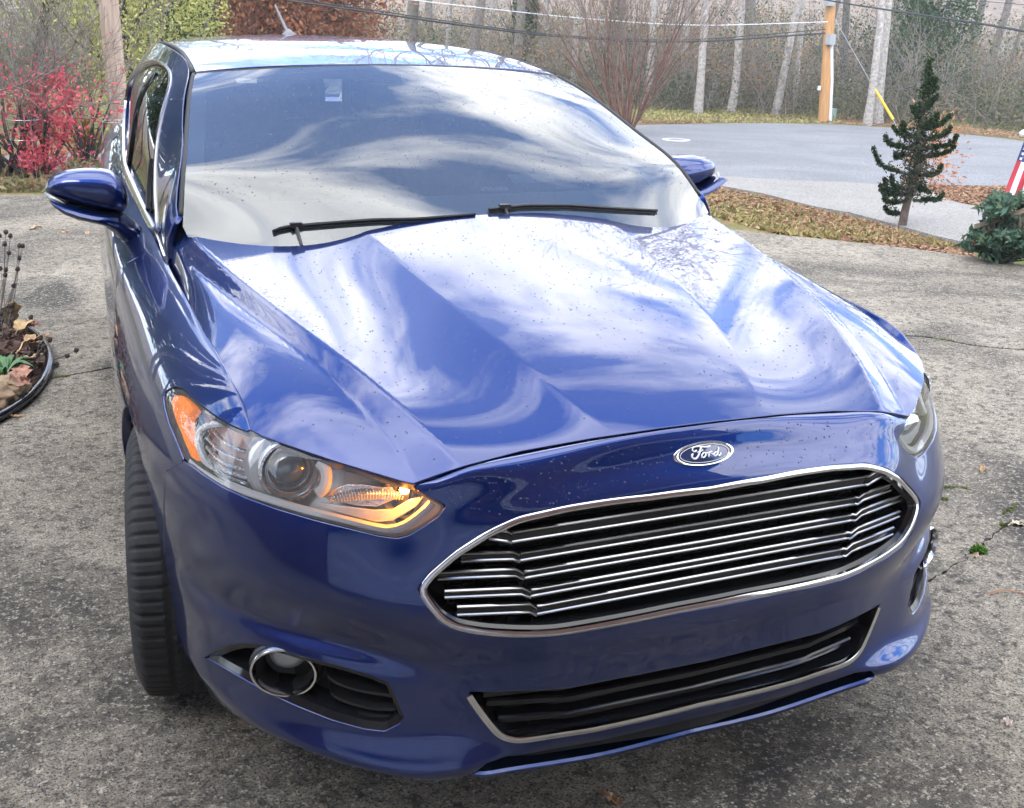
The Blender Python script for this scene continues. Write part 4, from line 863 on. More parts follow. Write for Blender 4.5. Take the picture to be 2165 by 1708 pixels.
# ---- wipers
def onws(px, off=.0):
    g = np.stack(np.meshgrid(np.linspace(-1, 1, 60), np.linspace(-.15, 1, 60), indexing='ij'), -1).reshape(-1, 2); gp = proj(wsurf(g[:, 0], g[:, 1])); f = (lambda a, b: wsurf(a, b, off)); return cast(f, g, gp, px)
def wiper(pts, blade, name_off=.022):
    uv = onws(np.array(pts, float), .009); P = wsurf(uv[:, 0], uv[:, 1], .006); root = MB()
    n = norms(wsurf, uv[:, 0], uv[:, 1])
    ww = np.interp(np.linspace(0, 1, len(P)), [0, .08, .2, .8, 1], [.0035, .005, .0048, .004, .003])
    V = []; F = []; L_ = np.gradient(P, axis=0); L_ /= np.linalg.norm(L_, axis=1, keepdims=True); S_ = np.cross(n, L_)
    for p, nn, s_, w_ in zip(P, n, S_, ww): V += [p + s_ * w_ - nn * .004, p + s_ * w_ * .8 + nn * .003, p - s_ * w_ * .2 + nn * .006, p - s_ * w_ + nn * .004, p - s_ * w_ - nn * .004]
    F += [(i * 5 + a, (i + 1) * 5 + a, (i + 1) * 5 + (a + 1) % 5, i * 5 + (a + 1) % 5) for i in range(len(P) - 1) for a in range(5)] + [tuple(range(5)), tuple(range(len(P) * 5 - 5, len(P) * 5))[::-1]]
    root.add(V, F); o = cpart('wiper', root.mesh('wiper', True, 30), M['black'])
    m = MB(); m.tube(P - n * .005 - S_ * .005, .0025, 6); cpart('wiper_blade', m.mesh('wiper_blade'), M['gap'], o)
    m = MB(); k = blade; c = P[k]; m.box(c + n[k] * .003, (.030, .014, .012)); m.tube([c, c + np.array([.0, -.05, -.04])], .005, 6); cpart('wiper_joint', m.mesh('wiper_joint', False), M['black'], o)
wiper(resamp(T('d2', [(1280, 700), (1370, 665), (1440, 655), (1800, 625), (2164, 598)]).tolist() + [(880, 461), (1005, 452)], 26), 3)
wiper(resamp([(1034, 441), (1060, 437), (1110, 432), (1200, 432), (1290, 438), (1390, 444)], 22), 2)
# ---- aerial
an = MB(); a0 = np.array([0, 2.30, roof([0.0], [2.30])[0, 2]]); a1 = a0 + np.array([-.03, .10, .115])
an.tube([a0 + (a1 - a0) * t for t in np.linspace(0, 1, 24)], [.0075 - .004 * t + (.0012 if k % 3 == 0 else 0) for k, t in enumerate(np.linspace(0, 1, 24))], 7)
an.lathe([(.03, 0), (.028, .01), (.015, .02), (.006, .03)], a0 - [0, 0, .004], (0, .2, 1), 14)
cpart('aerial', an.mesh('aerial'), pmat('grey_aerial', (.16, .16, .17), .5))
# ---- door mirrors
def mirror_meshes():
    top = onplane(T('a', [(282, 1165), (300, 1125), (340, 1085), (400, 1062), (480, 1047), (560, 1042), (640, 1042), (700, 1053), (745, 1085), (775, 1135), (793, 1200)]), 1, .71)
    bot = onplane(T('a', [(282, 1185), (298, 1202), (340, 1222), (400, 1245), (480, 1272), (560, 1290), (640, 1304), (700, 1310), (745, 1313), (775, 1300), (793, 1240)]), 1, .71)
    x = (top[:, 0] + bot[:, 0]) / 2; zt = top[:, 2]; zb = bot[:, 2]; V = []; F = []; n = 28; k = len(x)
    xs = np.linspace(0, 1, 34); xs = xs * xs * (3 - 2 * xs) * .5 + xs * .5; t0 = np.linspace(0, 1, k); X = np.interp(xs, t0, x); Zt = np.interp(xs, t0, zt); Zb = np.interp(xs, t0, zb)
    for i in range(len(xs)):
        zc = (Zt[i] + Zb[i]) / 2; hz = max((Zt[i] - Zb[i]) / 2, .004); dep = .085 * min(1, (hz / .060)) ** .8
        for j in range(n):
            a = 2 * math.pi * j / n; c, s_ = math.cos(a), math.sin(a); e = .85
            yy = -math.copysign(abs(c) ** e, c); zz = math.copysign(abs(s_) ** e, s_)
            y = .725 + (dep * yy if yy < 0 else .05 * yy * min(1, hz / .05)) + .10 * (X[i] + .95)**2 * 4 * .3 + (.03 * (-X[i] - .95)); V.append((X[i], y, zc + hz * zz))
    for i in range(len(xs) - 1):
        for j in range(n): F.append((i * n + j, i * n + (j + 1) % n, (i + 1) * n + (j + 1) % n, (i + 1) * n + j))
    F += [tuple(range(n)), tuple(range((len(xs) - 1) * n, len(xs) * n))[::-1]]
    m = MB(); m.add(V, F); house = m.mesh('mirror', True, 60)
    # lower skirt and arm
    lo = onplane(T('a', [(300, 1238), (330, 1275), (390, 1318), (470, 1350), (550, 1368), (640, 1392), (700, 1440), (760, 1500), (800, 1525)]), 1, .70)
    up = onplane(T('a', [(300, 1212), (340, 1222), (400, 1244), (480, 1268), (560, 1286), (660, 1300), (760, 1316), (840, 1375), (882, 1412)]), 1, .70)
    V = []; F = []; n = 16
    for i, (a, b) in enumerate(zip(lo, up)):
        c = (a + b) / 2; h = (b - a) / 2; dep = .074 if i < 6 else .05
        sh = np.array([.0, .03 * max(0, (i - 4)) / 4, 0])
        for j in range(n): t = 2 * math.pi * j / n; V.append(c + sh + h * math.sin(t) + np.array([0, -dep * math.cos(t), 0]))
    for i in range(len(lo) - 1):
        for j in range(n): F.append((i * n + j, i * n + (j + 1) % n, (i + 1) * n + (j + 1) % n, (i + 1) * n + j))
    F += [tuple(range(n)), tuple(range((len(lo) - 1) * n, len(lo) * n))[::-1]]
    m = MB(); m.add(V, F); arm = m.mesh('mirror_arm', True, 60)
    sgl = onplane(T('a', [(284, 1212), (330, 1234), (400, 1259), (460, 1279), (505, 1292)]), 1, .652); m = MB()
    m.tube([p + np.array([0, .03 * k, 0]) * 0 + np.array([0, [.045, .015, .0, -.006, -.006][k], 0]) for k, p in enumerate(sgl[:3])], [.004, .006, .001], 8); sig = m.mesh('mirror_indicator')
    return house, arm, sig
h_, a_, s_ = mirror_meshes()
MIRR = both('mirror', h_, M['paint'], None)
both('mirror_arm', a_, M['paint'], MIRR); both('mirror_indicator', s_, pmat('mirror_lamp', (.30, .31, .32), .25, .2, var=.35, scale=120), MIRR)
# ---- interior
m = MB(); uu = np.linspace(-.9, .9, 16); a = wsurf(uu, np.full(16, .02)) + [0, .03, -.03]; b = a + [0, .42, -.02]; b[:, 1] = .62; b[:, 2] = .98; c = b + [0, .02, -.30]
m.add(np.vstack([a, b, c]), [(i, i + 1, 17 + i, 16 + i) for i in range(15)] + [(16 + i, 17 + i, 33 + i, 32 + i) for i in range(15)]); cpart('dashboard', m.mesh('dashboard', True, 40), M['dash'])
def seat(x, y):
    s = MB()
    prof = [(.0, .55), (.05, .80), (.10, .98), (.16, 1.06)]
    V = []; F = []
    for i, (dy, z) in enumerate(prof):
        wd = [.26, .27, .24, .17][i]
        for j in range(9): t = j / 8 * 2 - 1; V.append((x + wd * t, y + dy - .06 * abs(t) ** 3 - .0, z))
    F = [(i * 9 + j, i * 9 + j + 1, (i + 1) * 9 + j + 1, (i + 1) * 9 + j) for i in range(3) for j in range(8)]
    s.add(V, F); o = cpart('seat', s.mesh('seat', True), M['int_grey'])
    hm = MB(); q = rrect(-.135, .135, -.09, .10, .06, 6); n = len(q); V = []
    for k, (d, sc) in enumerate(((-.05, .8), (-.06, .95), (-.03, 1.0), (.03, 1.0), (.05, .85))): V += [(x + a * sc, y + .19 + d, 1.165 + b * sc) for a, b in q]
    hm.add(V, [(k * n + i, k * n + (i + 1) % n, (k + 1) * n + (i + 1) % n, (k + 1) * n + i) for k in range(4) for i in range(n)] + [tuple(range(n)), tuple(range(4 * n, 5 * n))[::-1]])
    for d in (-.06, .06): hm.tube([(x + d, y + .18, 1.0), (x + d, y + .19, 1.10)], .007, 6)
    cpart('headrest', hm.mesh('headrest', True, 50), M['int_grey'], o)
seat(-.38, 1.30); seat(.38, 1.30)
for x in (-.36, 0.0, .36): seat(x, 2.10)
sw = MB(); sc_ = Vector((.37, .72, 1.0)); rt = Euler((R(-65), 0, 0)).to_matrix()
sw.tube([sc_ + rt @ Vector((.185 * math.cos(t), .185 * math.sin(t), 0)) for t in np.linspace(0, 2 * math.pi, 40, endpoint=False)], .014, 8, closed=True)
sw.box(sc_, (.15, .10, .05), rt); sw.box(sc_ + rt @ Vector((.1, 0, 0)), (.14, .03, .02), rt); sw.box(sc_ + rt @ Vector((-.1, 0, 0)), (.14, .03, .02), rt)
cpart('steering_wheel', sw.mesh('steering_wheel', True, 40), M['dash'])
im = MB(); im.box((0, .83, 1.285), (.24, .03, .07)); im.tube([(0, .84, 1.29), (0, .88, 1.345)], .012, 6); cpart('inner_mirror', im.mesh('inner_mirror', False), M['dash'])
# cabin lining: floor, sides, roof lining, pale pillar trims
m = MB(); yy = np.linspace(.5, 2.75, 12); A_ = roof(np.full(12, -.95), np.maximum(yy, 1.06)) + [0, 0, -.03]; B_ = roof(np.full(12, .95), np.maximum(yy, 1.06)) + [0, 0, -.03]
ok = yy > 1.0; m.add(np.vstack([A_[ok], B_[ok]]), [(i, i + 1, ok.sum() + i + 1, ok.sum() + i) for i in range(ok.sum() - 1)]); cpart('roof_lining', m.mesh('roof_lining'), pmat('pale_lining', (.55, .54, .52), .9))
for sg in (1, -1):
    m = MB(); a = wsurf(np.full(16, sg * .975), np.linspace(.16, .93, 16)) + [0, .03, -.03]; b = wsurf(np.full(16, sg * .915), np.linspace(.16, .93, 16)) + [0, .08, -.07]
    m.add(np.vstack([a, b]), [(i, i + 1, 17 + i, 16 + i) for i in range(15)]); cpart('pillar_trim', m.mesh('pillar_trim'), pmat('pale_trim', (.55, .54, .52), .8))
m = MB(); m.box((0, 1.6, .38), (1.2, 2.2, .04)); m.box((0, .60, .62), (1.45, .04, .5)); m.box((0, 2.72, .75), (1.2, .06, .7)); m.box((0, 2.85, 1.0), (1.1, .5, .03)); cpart('cabin_floor', m.mesh('cabin_floor', False), M['dash'])
# ---- underbody, inner arches, wheels
m = MB(); m.box((0, .05, .42), (1.15, 1.5, .40)); m.box((0, 1.4, .20), (1.1, 2.8, .08)); m.box((0, -.62, .22), (1.2, .35, .06)); cpart('underbody', m.mesh('underbody', False), M['dark'])
def arch_liner():
    m = MB(); V = []; F = []; n = 24
    for i, x in enumerate((-.92, -.60)):
        for k in range(n): a = R(-15 + 205 * k / (n - 1)); V.append((x, WC[0] - .385 * math.cos(a), WC[1] + .385 * math.sin(a)))
    F = [(k, k + 1, n + k + 1, n + k) for k in range(n - 1)]; m.add(V, F); m.add([(-.60, -.42, GZ + .1), (-.60, .42, GZ + .1), (-.60, .42, .72), (-.60, -.42, .72)], [(0, 1, 2, 3)]); return m.mesh('arch_liner')
both('arch_liner', arch_liner(), M['dark'], None)
def tyre_mesh():
    nt_, na = 420, 30; Rr, Wd = .333, .235; V = np.zeros((nt_, na, 3))
    t = np.linspace(-1, 1, na)
    for j, tt in enumerate(t):
        a = abs(tt); base = Rr - .006 * a * a if a < .82 else Rr - .004 - .030 * ((a - .82) / .18) ** 1.8
        for i in range(nt_):
            th = 2 * math.pi * i / nt_; r = base; w_ = tt * Wd / 2
            groove = min(abs(tt - g) for g in (-.34, .0, .34))
            if groove < .036: r -= .0075
            elif a < .95:
                ph = (i + 4 * math.sin(tt * 2)) if a > .4 else (i + 10 * abs(tt) * 3)
                if (int(ph) % 6) == 0 and (a > .42 or abs(abs(tt) - .18) < .13): r -= .0065
            V[i, j] = (w_, -r * math.cos(th), r * math.sin(th))
    V = V.reshape(-1, 3); i, j = np.meshgrid(np.arange(nt_), np.arange(na - 1), indexing='ij'); i2 = (i + 1) % nt_
    F = np.stack([i * na + j, i * na + j + 1, i2 * na + j + 1, i2 * na + j], -1).reshape(-1, 4); me = fastmesh('tyre', V, F, False)
    m = MB(); 
    for sg in (1, -1): m.lathe([(.299, sg * Wd / 2 * 1.0), (.285, sg * (Wd / 2 + .006)), (.262, sg * (Wd / 2 + .007)), (.240, sg * (Wd / 2 - .002)), (.226, sg * (Wd / 2 - .010))], (0, 0, 0), (1, 0, 0), 60)
    return me, m.mesh('tyre_wall')
ty_, tw_ = tyre_mesh()
def wheel(x, y, steer, sg):
    w_ = empty('wheel', (0, 0, 0)); w_.parent = CAR; w_.location = (x, y, .333); w_.rotation_euler = (0, 0, steer)
    for nm, me, mt in (('tyre', ty_, M['rubber']), ('sidewall', tw_, M['rubber'])):
        o = link(nm, me, mt, w_)
    m = MB(); m.lathe([(.232, -.10), (.225, -.09), (.222, .09), (.232, .10)], (0, 0, 0), (1, 0, 0), 48)
    for k in range(10):
        a = 2 * math.pi * k / 10; m.box((sg * .075, -.125 * math.cos(a), .125 * math.sin(a)), (.03, .20, .035), Matrix.Rotation(-a, 3, 'X'))
    m.lathe([(.05, sg * .06), (.05, sg * .09), (.02, sg * .095), (.001, sg * .095)], (0, 0, 0), (1, 0, 0), 20)
    link('rim', m.mesh('rim', True, 40), M['alloy'], w_)
    m = MB(); m.lathe([(.001, 0), (.16, 0), (.16, .02), (.001, .02)], (0, 0, 0), (1, 0, 0), 30); link('brake_disc', m.mesh('brake_disc', True, 40), M['satin'], w_)
ST = R(9.5)
wheel(-.842, 0.0, ST * -1, -1); wheel(.83, 0.0, ST * -1, 1); wheel(-.52, 2.85, 0, -1); wheel(.52, 2.85, 0, 1)
# ---- rain drops left on the bonnet, nose, roof and glass (uncountable)
def drops():
    rg = np.random.RandomState(77); P = []; N = []
    def addp(f, U, V_, n_=None, flip=1):
        P.append(f(U, V_)); q = norms(f, U, V_); N.append(q * np.sign(q[:, 2:3] + 1e-9))
    n = 2600; x = rg.uniform(-.76, .76, n); y = rg.uniform(-.83, .15, n); k = np.abs(x) < np.interp(y, [-.83, -.6, -.3, .15], [.54, .76, .77, .76]); addp(hood, x[k], y[k])
    n = 420; s = rg.uniform(-.60, .60, n); v = rg.uniform(7.35, 8.75, n); k = v > np.interp(np.abs(s), [0, .45, .6], [7.3, 7.5, 8.4]); addp(shell, s[k], v[k])
    n = 2000; addp(wsurf, rg.uniform(-.93, .93, n), rg.uniform(.08, .97, n)); n = 700; addp(roof, rg.uniform(-.95, .95, n), rg.uniform(1.06, 2.3, n))
    P = np.vstack(P); N = np.vstack(N); n = len(P); r = (.0009 + .0016 * rg.rand(n) ** 2.2)[:, None]; t = np.cross(N, rg.randn(n, 3)); t /= np.linalg.norm(t, axis=1, keepdims=True); b = np.cross(N, t); V = []
    for kk in range(6): a = kk * math.pi / 3; V.append(P + (t * math.cos(a) + b * math.sin(a)) * r)
    for kk in range(6): a = kk * math.pi / 3; V.append(P + (t * math.cos(a) + b * math.sin(a)) * r * .62 + N * r * .28)
    V.append(P + N * r * .38); V = np.stack(V, 1).reshape(-1, 3); B = np.arange(n)[:, None] * 13
    F = np.concatenate([np.concatenate([B + k, B + (k + 1) % 6, B + 6 + (k + 1) % 6], 1) for k in range(6)] + [np.concatenate([B + k, B + 6 + (k + 1) % 6, B + 6 + k], 1) for k in range(6)] + [np.concatenate([B + 6 + k, B + 6 + (k + 1) % 6, B + 12], 1) for k in range(6)])
    o = cpart('rain_drops', fastmesh('rain_drops', V, F, True), pmat('rain_drop', (.03, .04, .09), .12, .0, .3)); o['kind'] = 'stuff'
drops()
# ================================================================== PLANTS: generators
def segmesh(name, S, n=4, mat=None, parent=None):
    """thin limbs: S rows of (x0,y0,z0,x1,y1,z1,r0,r1)"""
    S = np.asarray(S, float); a = S[:, :3]; b = S[:, 3:6]; t = b - a; t /= np.maximum(np.linalg.norm(t, axis=1, keepdims=True), 1e-9)
    ref = np.where(np.abs(t[:, 2:3]) < .9, np.array([[0, 0, 1.0]]), np.array([[1.0, 0, 0]])); u = np.cross(t, ref); u /= np.linalg.norm(u, axis=1, keepdims=True); v = np.cross(t, u); V = []
    for e, r in ((a, S[:, 6:7]), (b, S[:, 7:8])):
        for k in range(n): an = 2 * math.pi * k / n; V.append(e + (u * math.cos(an) + v * math.sin(an)) * r)
    V = np.stack(V, 1).reshape(-1, 3); B = np.arange(len(S))[:, None] * 2 * n; F = np.stack([np.concatenate([B + k, B + (k + 1) % n, B + n + (k + 1) % n, B + n + k], 1) for k in range(n)], 1).reshape(-1, 4)
    return link(name, fastmesh(name, V, F, n > 4), mat, parent)
def leafmesh(name, P, size, mat, parent=None, aspect=1.7, up=.0, seed=1, bend=True):
    """small separate leaves at points P"""
    r = np.random.RandomState(seed); n = len(P); d = r.randn(n, 3); d[:, 2] = d[:, 2] * (1 - up) - up * .2; d /= np.linalg.norm(d, axis=1, keepdims=True); e = r.randn(n, 3); e = np.cross(d, e); e /= np.linalg.norm(e, axis=1, keepdims=True)
    s = size * (0.6 + .8 * r.rand(n))[:, None]; d = d * s * aspect * .5; e = e * s * .5; nn = np.cross(d, e); nn /= np.maximum(np.linalg.norm(nn, axis=1, keepdims=True), 1e-9); P = np.asarray(P)
    V = np.stack([P - d, P + e * .8 - d * .1 + nn * s * .12, P + d, P - e * .8 - d * .1 + nn * s * .12], 1).reshape(-1, 3); B = np.arange(n)[:, None] * 4; F = np.concatenate([B, B + 1, B + 2, B + 3], 1)
    return link(name, fastmesh(name, V, F), mat, parent)
def leafmat(name, cols, rough=.6, trans=.25):
    m, nt, b = newmat(name); N = nt.nodes; L = nt.links; g = N.new('ShaderNodeNewGeometry'); r = N.new('ShaderNodeValToRGB'); k = len(cols)
    while len(r.color_ramp.elements) < k: r.color_ramp.elements.new(.5)
    for i, c in enumerate(cols): r.color_ramp.elements[i].position = i / max(1, k - 1); r.color_ramp.elements[i].color = (*c, 1)
    L.new(g.outputs['Random Per Island'], r.inputs[0]); L.new(r.outputs[0], b.inputs['Base Color']); b.inputs['Roughness'].default_value = rough; b.inputs['Specular IOR Level'].default_value = .2
    if trans:
        out = [x for x in N if x.type == 'OUTPUT_MATERIAL'][0]; t = N.new('ShaderNodeBsdfTranslucent'); L.new(r.outputs[0], t.inputs[0]); mx = N.new('ShaderNodeMixShader'); mx.inputs[0].default_value = trans
        L.new(b.outputs[0], mx.inputs[1]); L.new(t.outputs[0], mx.inputs[2]); L.new(mx.outputs[0], out.inputs[0])
    return m
def barkmat(name, col, var=.35, scale=14): return pmat(name, col, .95, var=var, scale=scale, bump=.6, bscale=50, spec=.1)
def grow(p, d, length, r, depth, rng, out, tips, kids=(2, 4), spread=.6, upw=.15, shrink=.68, wig=.18, nseg=4, rs=.62, start=.35):
    """branches of one limb; adds limbs to out and twig ends to tips"""
    p = np.array(p, float); d = np.array(d, float) / np.linalg.norm(d); st = length / nseg; pts = [p.copy()]; rr = r
    for k in range(nseg):
        d = d + rng.randn(3) * wig + np.array([0, 0, upw * .5]); d /= np.linalg.norm(d); q = p + d * st; r1 = r * (1 - (1 - rs) * (k + 1) / nseg); out.append((*p, *q, rr, r1)); p = q; rr = r1; pts.append(p.copy())
    if depth <= 0: tips.append(p); return
    for k in range(rng.randint(kids[0], kids[1] + 1)):
        f = start + (1 - start) * rng.rand() if k else 1.0; i = min(int(f * nseg), nseg - 1); b = pts[i] + (pts[i + 1] - pts[i]) * (f * nseg - i if f < 1 else 1)
        s_ = rng.randn(3); s_ -= d * s_.dot(d); s_ /= np.linalg.norm(s_); sp = spread * (.5 + rng.rand()) * (.45 if k == 0 else 1); nd = d * math.cos(sp) + s_ * math.sin(sp)
        grow(b, nd, length * shrink * (.75 + .5 * rng.rand()), max(rr, r * .35) * (.85 if k == 0 else .6), depth - 1, rng, out, tips, kids, spread, upw, shrink, wig, max(2, nseg - 1), rs, start)
def bare_tree_data(seed, H, r, depth=5, spread=.55, upw=.12, trunk=.45, kids=(2, 4), lean=.05, wig=.16):
    rng = np.random.RandomState(seed); tr = []; p = np.zeros(3); d = np.array([rng.randn() * lean, rng.randn() * lean, 1]); n = 8; st = H * trunk / n; rr = r
    pts = []
    for k in range(n):
        d = d + rng.randn(3) * .035; d /= np.linalg.norm(d); q = p + d * st; r1 = r * (1 - .4 * (k + 1) / n); tr.append((*p, *q, rr * (1.25 if k == 0 else 1), r1)); p = q; rr = r1; pts.append(p.copy())
    out = []; tips = []
    for k in range(rng.randint(3, 6)):
        a = rng.rand() * 6.28; sp = .25 + rng.rand() * .5; nd = d * math.cos(sp) + np.array([math.cos(a), math.sin(a), 0]) * math.sin(sp); grow(p, nd, H * .22 * (.8 + .5 * rng.rand()), rr * .62, depth - 1, rng, out, tips, kids, spread, upw, wig=wig)
    for k in range(rng.randint(2, 5)):
        q = pts[rng.randint(3, n)]; a = rng.rand() * 6.28; grow(q, (math.cos(a), math.sin(a), .35 + .5 * rng.rand()), H * .14 * (.6 + rng.rand()), r * .28, depth - 2, rng, out, tips, kids, spread, upw, wig=wig)
    return tr, out, np.array(tips)
# ================================================================== WOODS
M['bark_pale'] = barkmat('pale_bark', (.34, .31, .28)); M['bark_grey'] = barkmat('grey_bark', (.17, .15, .13)); M['bark_dark'] = barkmat('dark_bark', (.06, .05, .045)); M['bark_red'] = barkmat('red_brown_bark', (.15, .085, .065))
M['twig'] = barkmat('grey_twig', (.22, .19, .165)); M['twig_red'] = barkmat('brown_twig', (.20, .145, .115))
L_olive = leafmat('olive_leaves', [(.10, .11, .045), (.16, .15, .07), (.22, .18, .09), (.13, .15, .06)]); L_tan = leafmat('tan_leaves', [(.30, .19, .09), (.36, .20, .08), (.24, .14, .07)])
L_green = leafmat('dark_green_leaves', [(.028, .06, .022), (.045, .085, .03), (.06, .10, .035)])
L_oak = leafmat('rust_oak_leaves', [(.26, .085, .04), (.33, .13, .06), (.20, .09, .045), (.36, .17, .08), (.28, .075, .03)])
L_yel = leafmat('yellow_green_leaves', [(.36, .36, .10), (.46, .43, .14), (.28, .30, .09), (.40, .42, .14)]); L_red = leafmat('crimson_leaves', [(.46, .06, .085), (.60, .13, .16), (.36, .035, .05)])
def put(o, p, rz=0.0, sc=1.0): o.location = p; o.rotation_euler = (0, 0, rz); o.scale = (sc, sc, sc); return o
def tree_proto(name, seed, H, r, bark, twig, leaves=None, nl=0, lsz=.08, **kw):
    tr, br, tips = bare_tree_data(seed, H, r, **kw); root = empty(name); segmesh('trunk', tr, 8, bark, root); b = np.array(br); b[:, 6:8] = np.maximum(b[:, 6:8], .009); segmesh('branches', b, 3, twig, root)
    if leaves is not None and nl:
        rg = np.random.RandomState(seed + 9); leafmesh('leaves', tips[rg.randint(0, len(tips), nl)] + rg.randn(nl, 3) * .12, lsz, leaves, root, seed=seed)
    return root
kinds = []
for k, (sd_, H, r, bk, tw, lv, nl, nm) in enumerate([(1, 17, .125, 'bark_pale', 'twig', None, 0, 'pale'), (2, 19, .19, 'bark_grey', 'twig', None, 0, 'grey'), (3, 15, .11, 'bark_pale', 'twig', L_tan, 500, 'tan'), (4, 18, .17, 'bark_grey', 'twig_red', None, 0, 'grey'), (6, 14, .10, 'bark_grey', 'twig', L_olive, 500, 'olive')]):
    kinds.append((tree_proto('bare_tree', sd_, H, r, M[bk], M[tw], lv, nl, .10, depth=5, kids=(2, 3)), nm))
rw = np.random.RandomState(5)
# trunks that can be told apart in the picture: (column, distance, kind)
trunks = [(868, 42, 1), (905, 50, 3), (945, 44, 0), (985, 38, 1), (1040, 55, 0), (1085, 40, 3), (1150, 46, 0), (1215, 40, 0), (1260, 52, 2), (1330, 44, 1), (1368, 39, 0), (1405, 48, 0), (1440, 42, 0), (1483, 37, 0), (1520, 55, 2), (1553, 38, 0), (1595, 41, 1), (1648, 38, 2), (1684, 40, 0), (1725, 50, 1), (1790, 46, 3), (1848, 36, 0), (1872, 37, 0), (1905, 52, 2), (1945, 44, 1), (1990, 56, 0), (2040, 47, 3), (2085, 58, 1), (2130, 44, 4), (2160, 52, 0), (1120, 62, 1), (1290, 64, 3), (1460, 66, 1), (1620, 62, 2), (1765, 64, 0), (1880, 66, 3), (2010, 68, 2), (2110, 70, 0), (700, 55, 3), (780, 60, 1), (600, 62, 0), (480, 58, 2), (385, 52, 3), (330, 60, 0), (2230, 45, 1), (2310, 52, 3), (2420, 46, 0), (250, 58, 1), (150, 52, 3), (40, 56, 0), (-80, 50, 1), (-220, 56, 3)]
used = set()
def ground_at(px, dist): q = at_dist((px, 150.0), dist); return Vector((q[0], q[1], float(terr(q[0], q[1])) - .1))
LB = {'pale': 'bare tree with a pale grey trunk', 'grey': 'bare tree with a grey-brown trunk', 'tan': 'slim tree keeping a few tan leaves', 'olive': 'thin tree with sparse olive leaves'}
OR = 'first second third fourth fifth sixth seventh eighth ninth tenth eleventh twelfth thirteenth fourteenth fifteenth sixteenth seventeenth eighteenth nineteenth twentieth'.split()
def wood_label(c, k):
    nm = kinds[k][1]; same = [t for t in trunks if kinds[t[2]][1] == nm]
    if c < 400: side = sorted([t[0] for t in same if t[0] < 400], reverse=True); return LB[nm] + ', ' + OR[side.index(c)] + ' leftwards from the rust oak'
    if c > 1741: side = sorted(t[0] for t in same if t[0] > 1741); return LB[nm] + ', ' + OR[side.index(c)] + ' of its kind rightwards from the orange-brown pole'
    side = sorted([t[0] for t in same if 400 <= t[0] < 1741], reverse=True); return LB[nm] + ', ' + OR[side.index(c)] + ' of its kind leftwards from the orange-brown pole'
for c, dist, k in trunks:
    o, nm = kinds[k]
    if k in used: o = copy_tree(o)
    used.add(k); put(o, ground_at(c, dist), rw.rand() * 6.28, .85 + .35 * rw.rand()); o.rotation_euler[0] = rw.randn() * .03; tag(o, wood_label(c, k), 'tree', 'bare trees of the wood beyond the road')
# undergrowth along the edge of the wood: one mass of thin stems and scraps of leaf
S = []; LP = [[], [], []]
for q in range(430):
    px = rw.uniform(-100, 2400); dist = rw.uniform(37.5, 54); g = ground_at(px, dist); H = rw.uniform(.9, 3.6) * (1 if px > 850 else .8); n = rw.randint(3, 7); tips = []
    for k in range(n):
        a = rw.rand() * 6.28; o_ = []; tp = []; grow((g.x + rw.randn() * .3, g.y + rw.randn() * .3, g.z), (math.cos(a) * .35, math.sin(a) * .35, 1), H * .5, .016, 2, rw, o_, tp, (2, 3), .5, .1, .7, .2, 3); S += o_; tips += tp
    kind = rw.choice([0, 0, 1, 2, 2, 3]); 
    if kind < 3: tp = np.array(tips); m_ = rw.randint(120, 420); LP[kind].append(tp[rw.randint(0, len(tp), m_)] + rw.randn(m_, 3) * [.28, .28, .22])
S = np.array(S); S[:, 6:8] = np.maximum(S[:, 6:8], .007); ug = segmesh('undergrowth', S, 3, M['twig']); tag(ug, kind='stuff')
low = []
for q in range(900):
    px = rw.uniform(-100, 2400); dist = rw.uniform(37.5, 47); g = ground_at(px, dist); h = rw.uniform(.3, 1.5); n = int(190 * h); low.append(np.array([g.x, g.y, g.z + h * .4]) + rw.randn(n, 3) * [.45, .45, h * .35])
low = np.vstack(low); tag(leafmesh('thicket', low, .055, leafmat('grey_green_thicket', [(.09, .105, .055), (.13, .135, .075), (.17, .145, .085), (.07, .09, .045), (.20, .15, .08)]), seed=4), kind='stuff')
for nm, lp, mt in (('olive_scrub', LP[0], L_olive), ('tan_scrub', LP[1], L_tan), ('green_scrub', LP[2], L_green)):
    if lp: tag(leafmesh(nm, np.vstack(lp), .055, mt, seed=6), kind='stuff')
# ---- trees with leaves
def crown_tree(name, px, dist, H, rx, rz, n, lsz, lmat, bark, label, cat='tree', seed=1, base_z=None, zc=.62, clump=60):
    rg = np.random.RandomState(seed); g = ground_at(px, dist); root = empty(name, g); tag(root, label, cat); tr, br, tips = bare_tree_data(seed, H, H * .022, depth=4, trunk=.30)
    segmesh('trunk', tr, 8, bark, root); segmesh('branches', br, 3, bark, root)
    cl = rg.randn(clump, 3); cl /= np.linalg.norm(cl, axis=1, keepdims=True); cl *= (rg.rand(clump, 1) ** .45); P = cl[rg.randint(0, clump, n)] * [rx, rx, rz] + rg.randn(n, 3) * [rx * .15, rx * .15, rz * .13] + [0, 0, H * zc]
    leafmesh('crown', P, lsz, lmat, root, seed=seed); return root
crown_tree('oak_tree', 628, 33, 7.0, 2.55, 2.5, 52000, .075, L_oak, M['bark_dark'], 'broad oak crowned with rust brown leaves behind the car roof', seed=3, zc=.50, clump=150)
crown_tree('oak_tree', 455, 36, 7.5, 1.2, 2.0, 10000, .075, L_oak, M['bark_dark'], 'smaller rust red tree beside the dark evergreen', seed=13, zc=.45, clump=60)
crown_tree('willow_tree', 285, 19, 5.0, 1.25, 2.3, 16000, .036, L_yel, M['bark_dark'], 'yellow-green leafed tree behind the weathered utility pole', seed=4, zc=.46, clump=110)
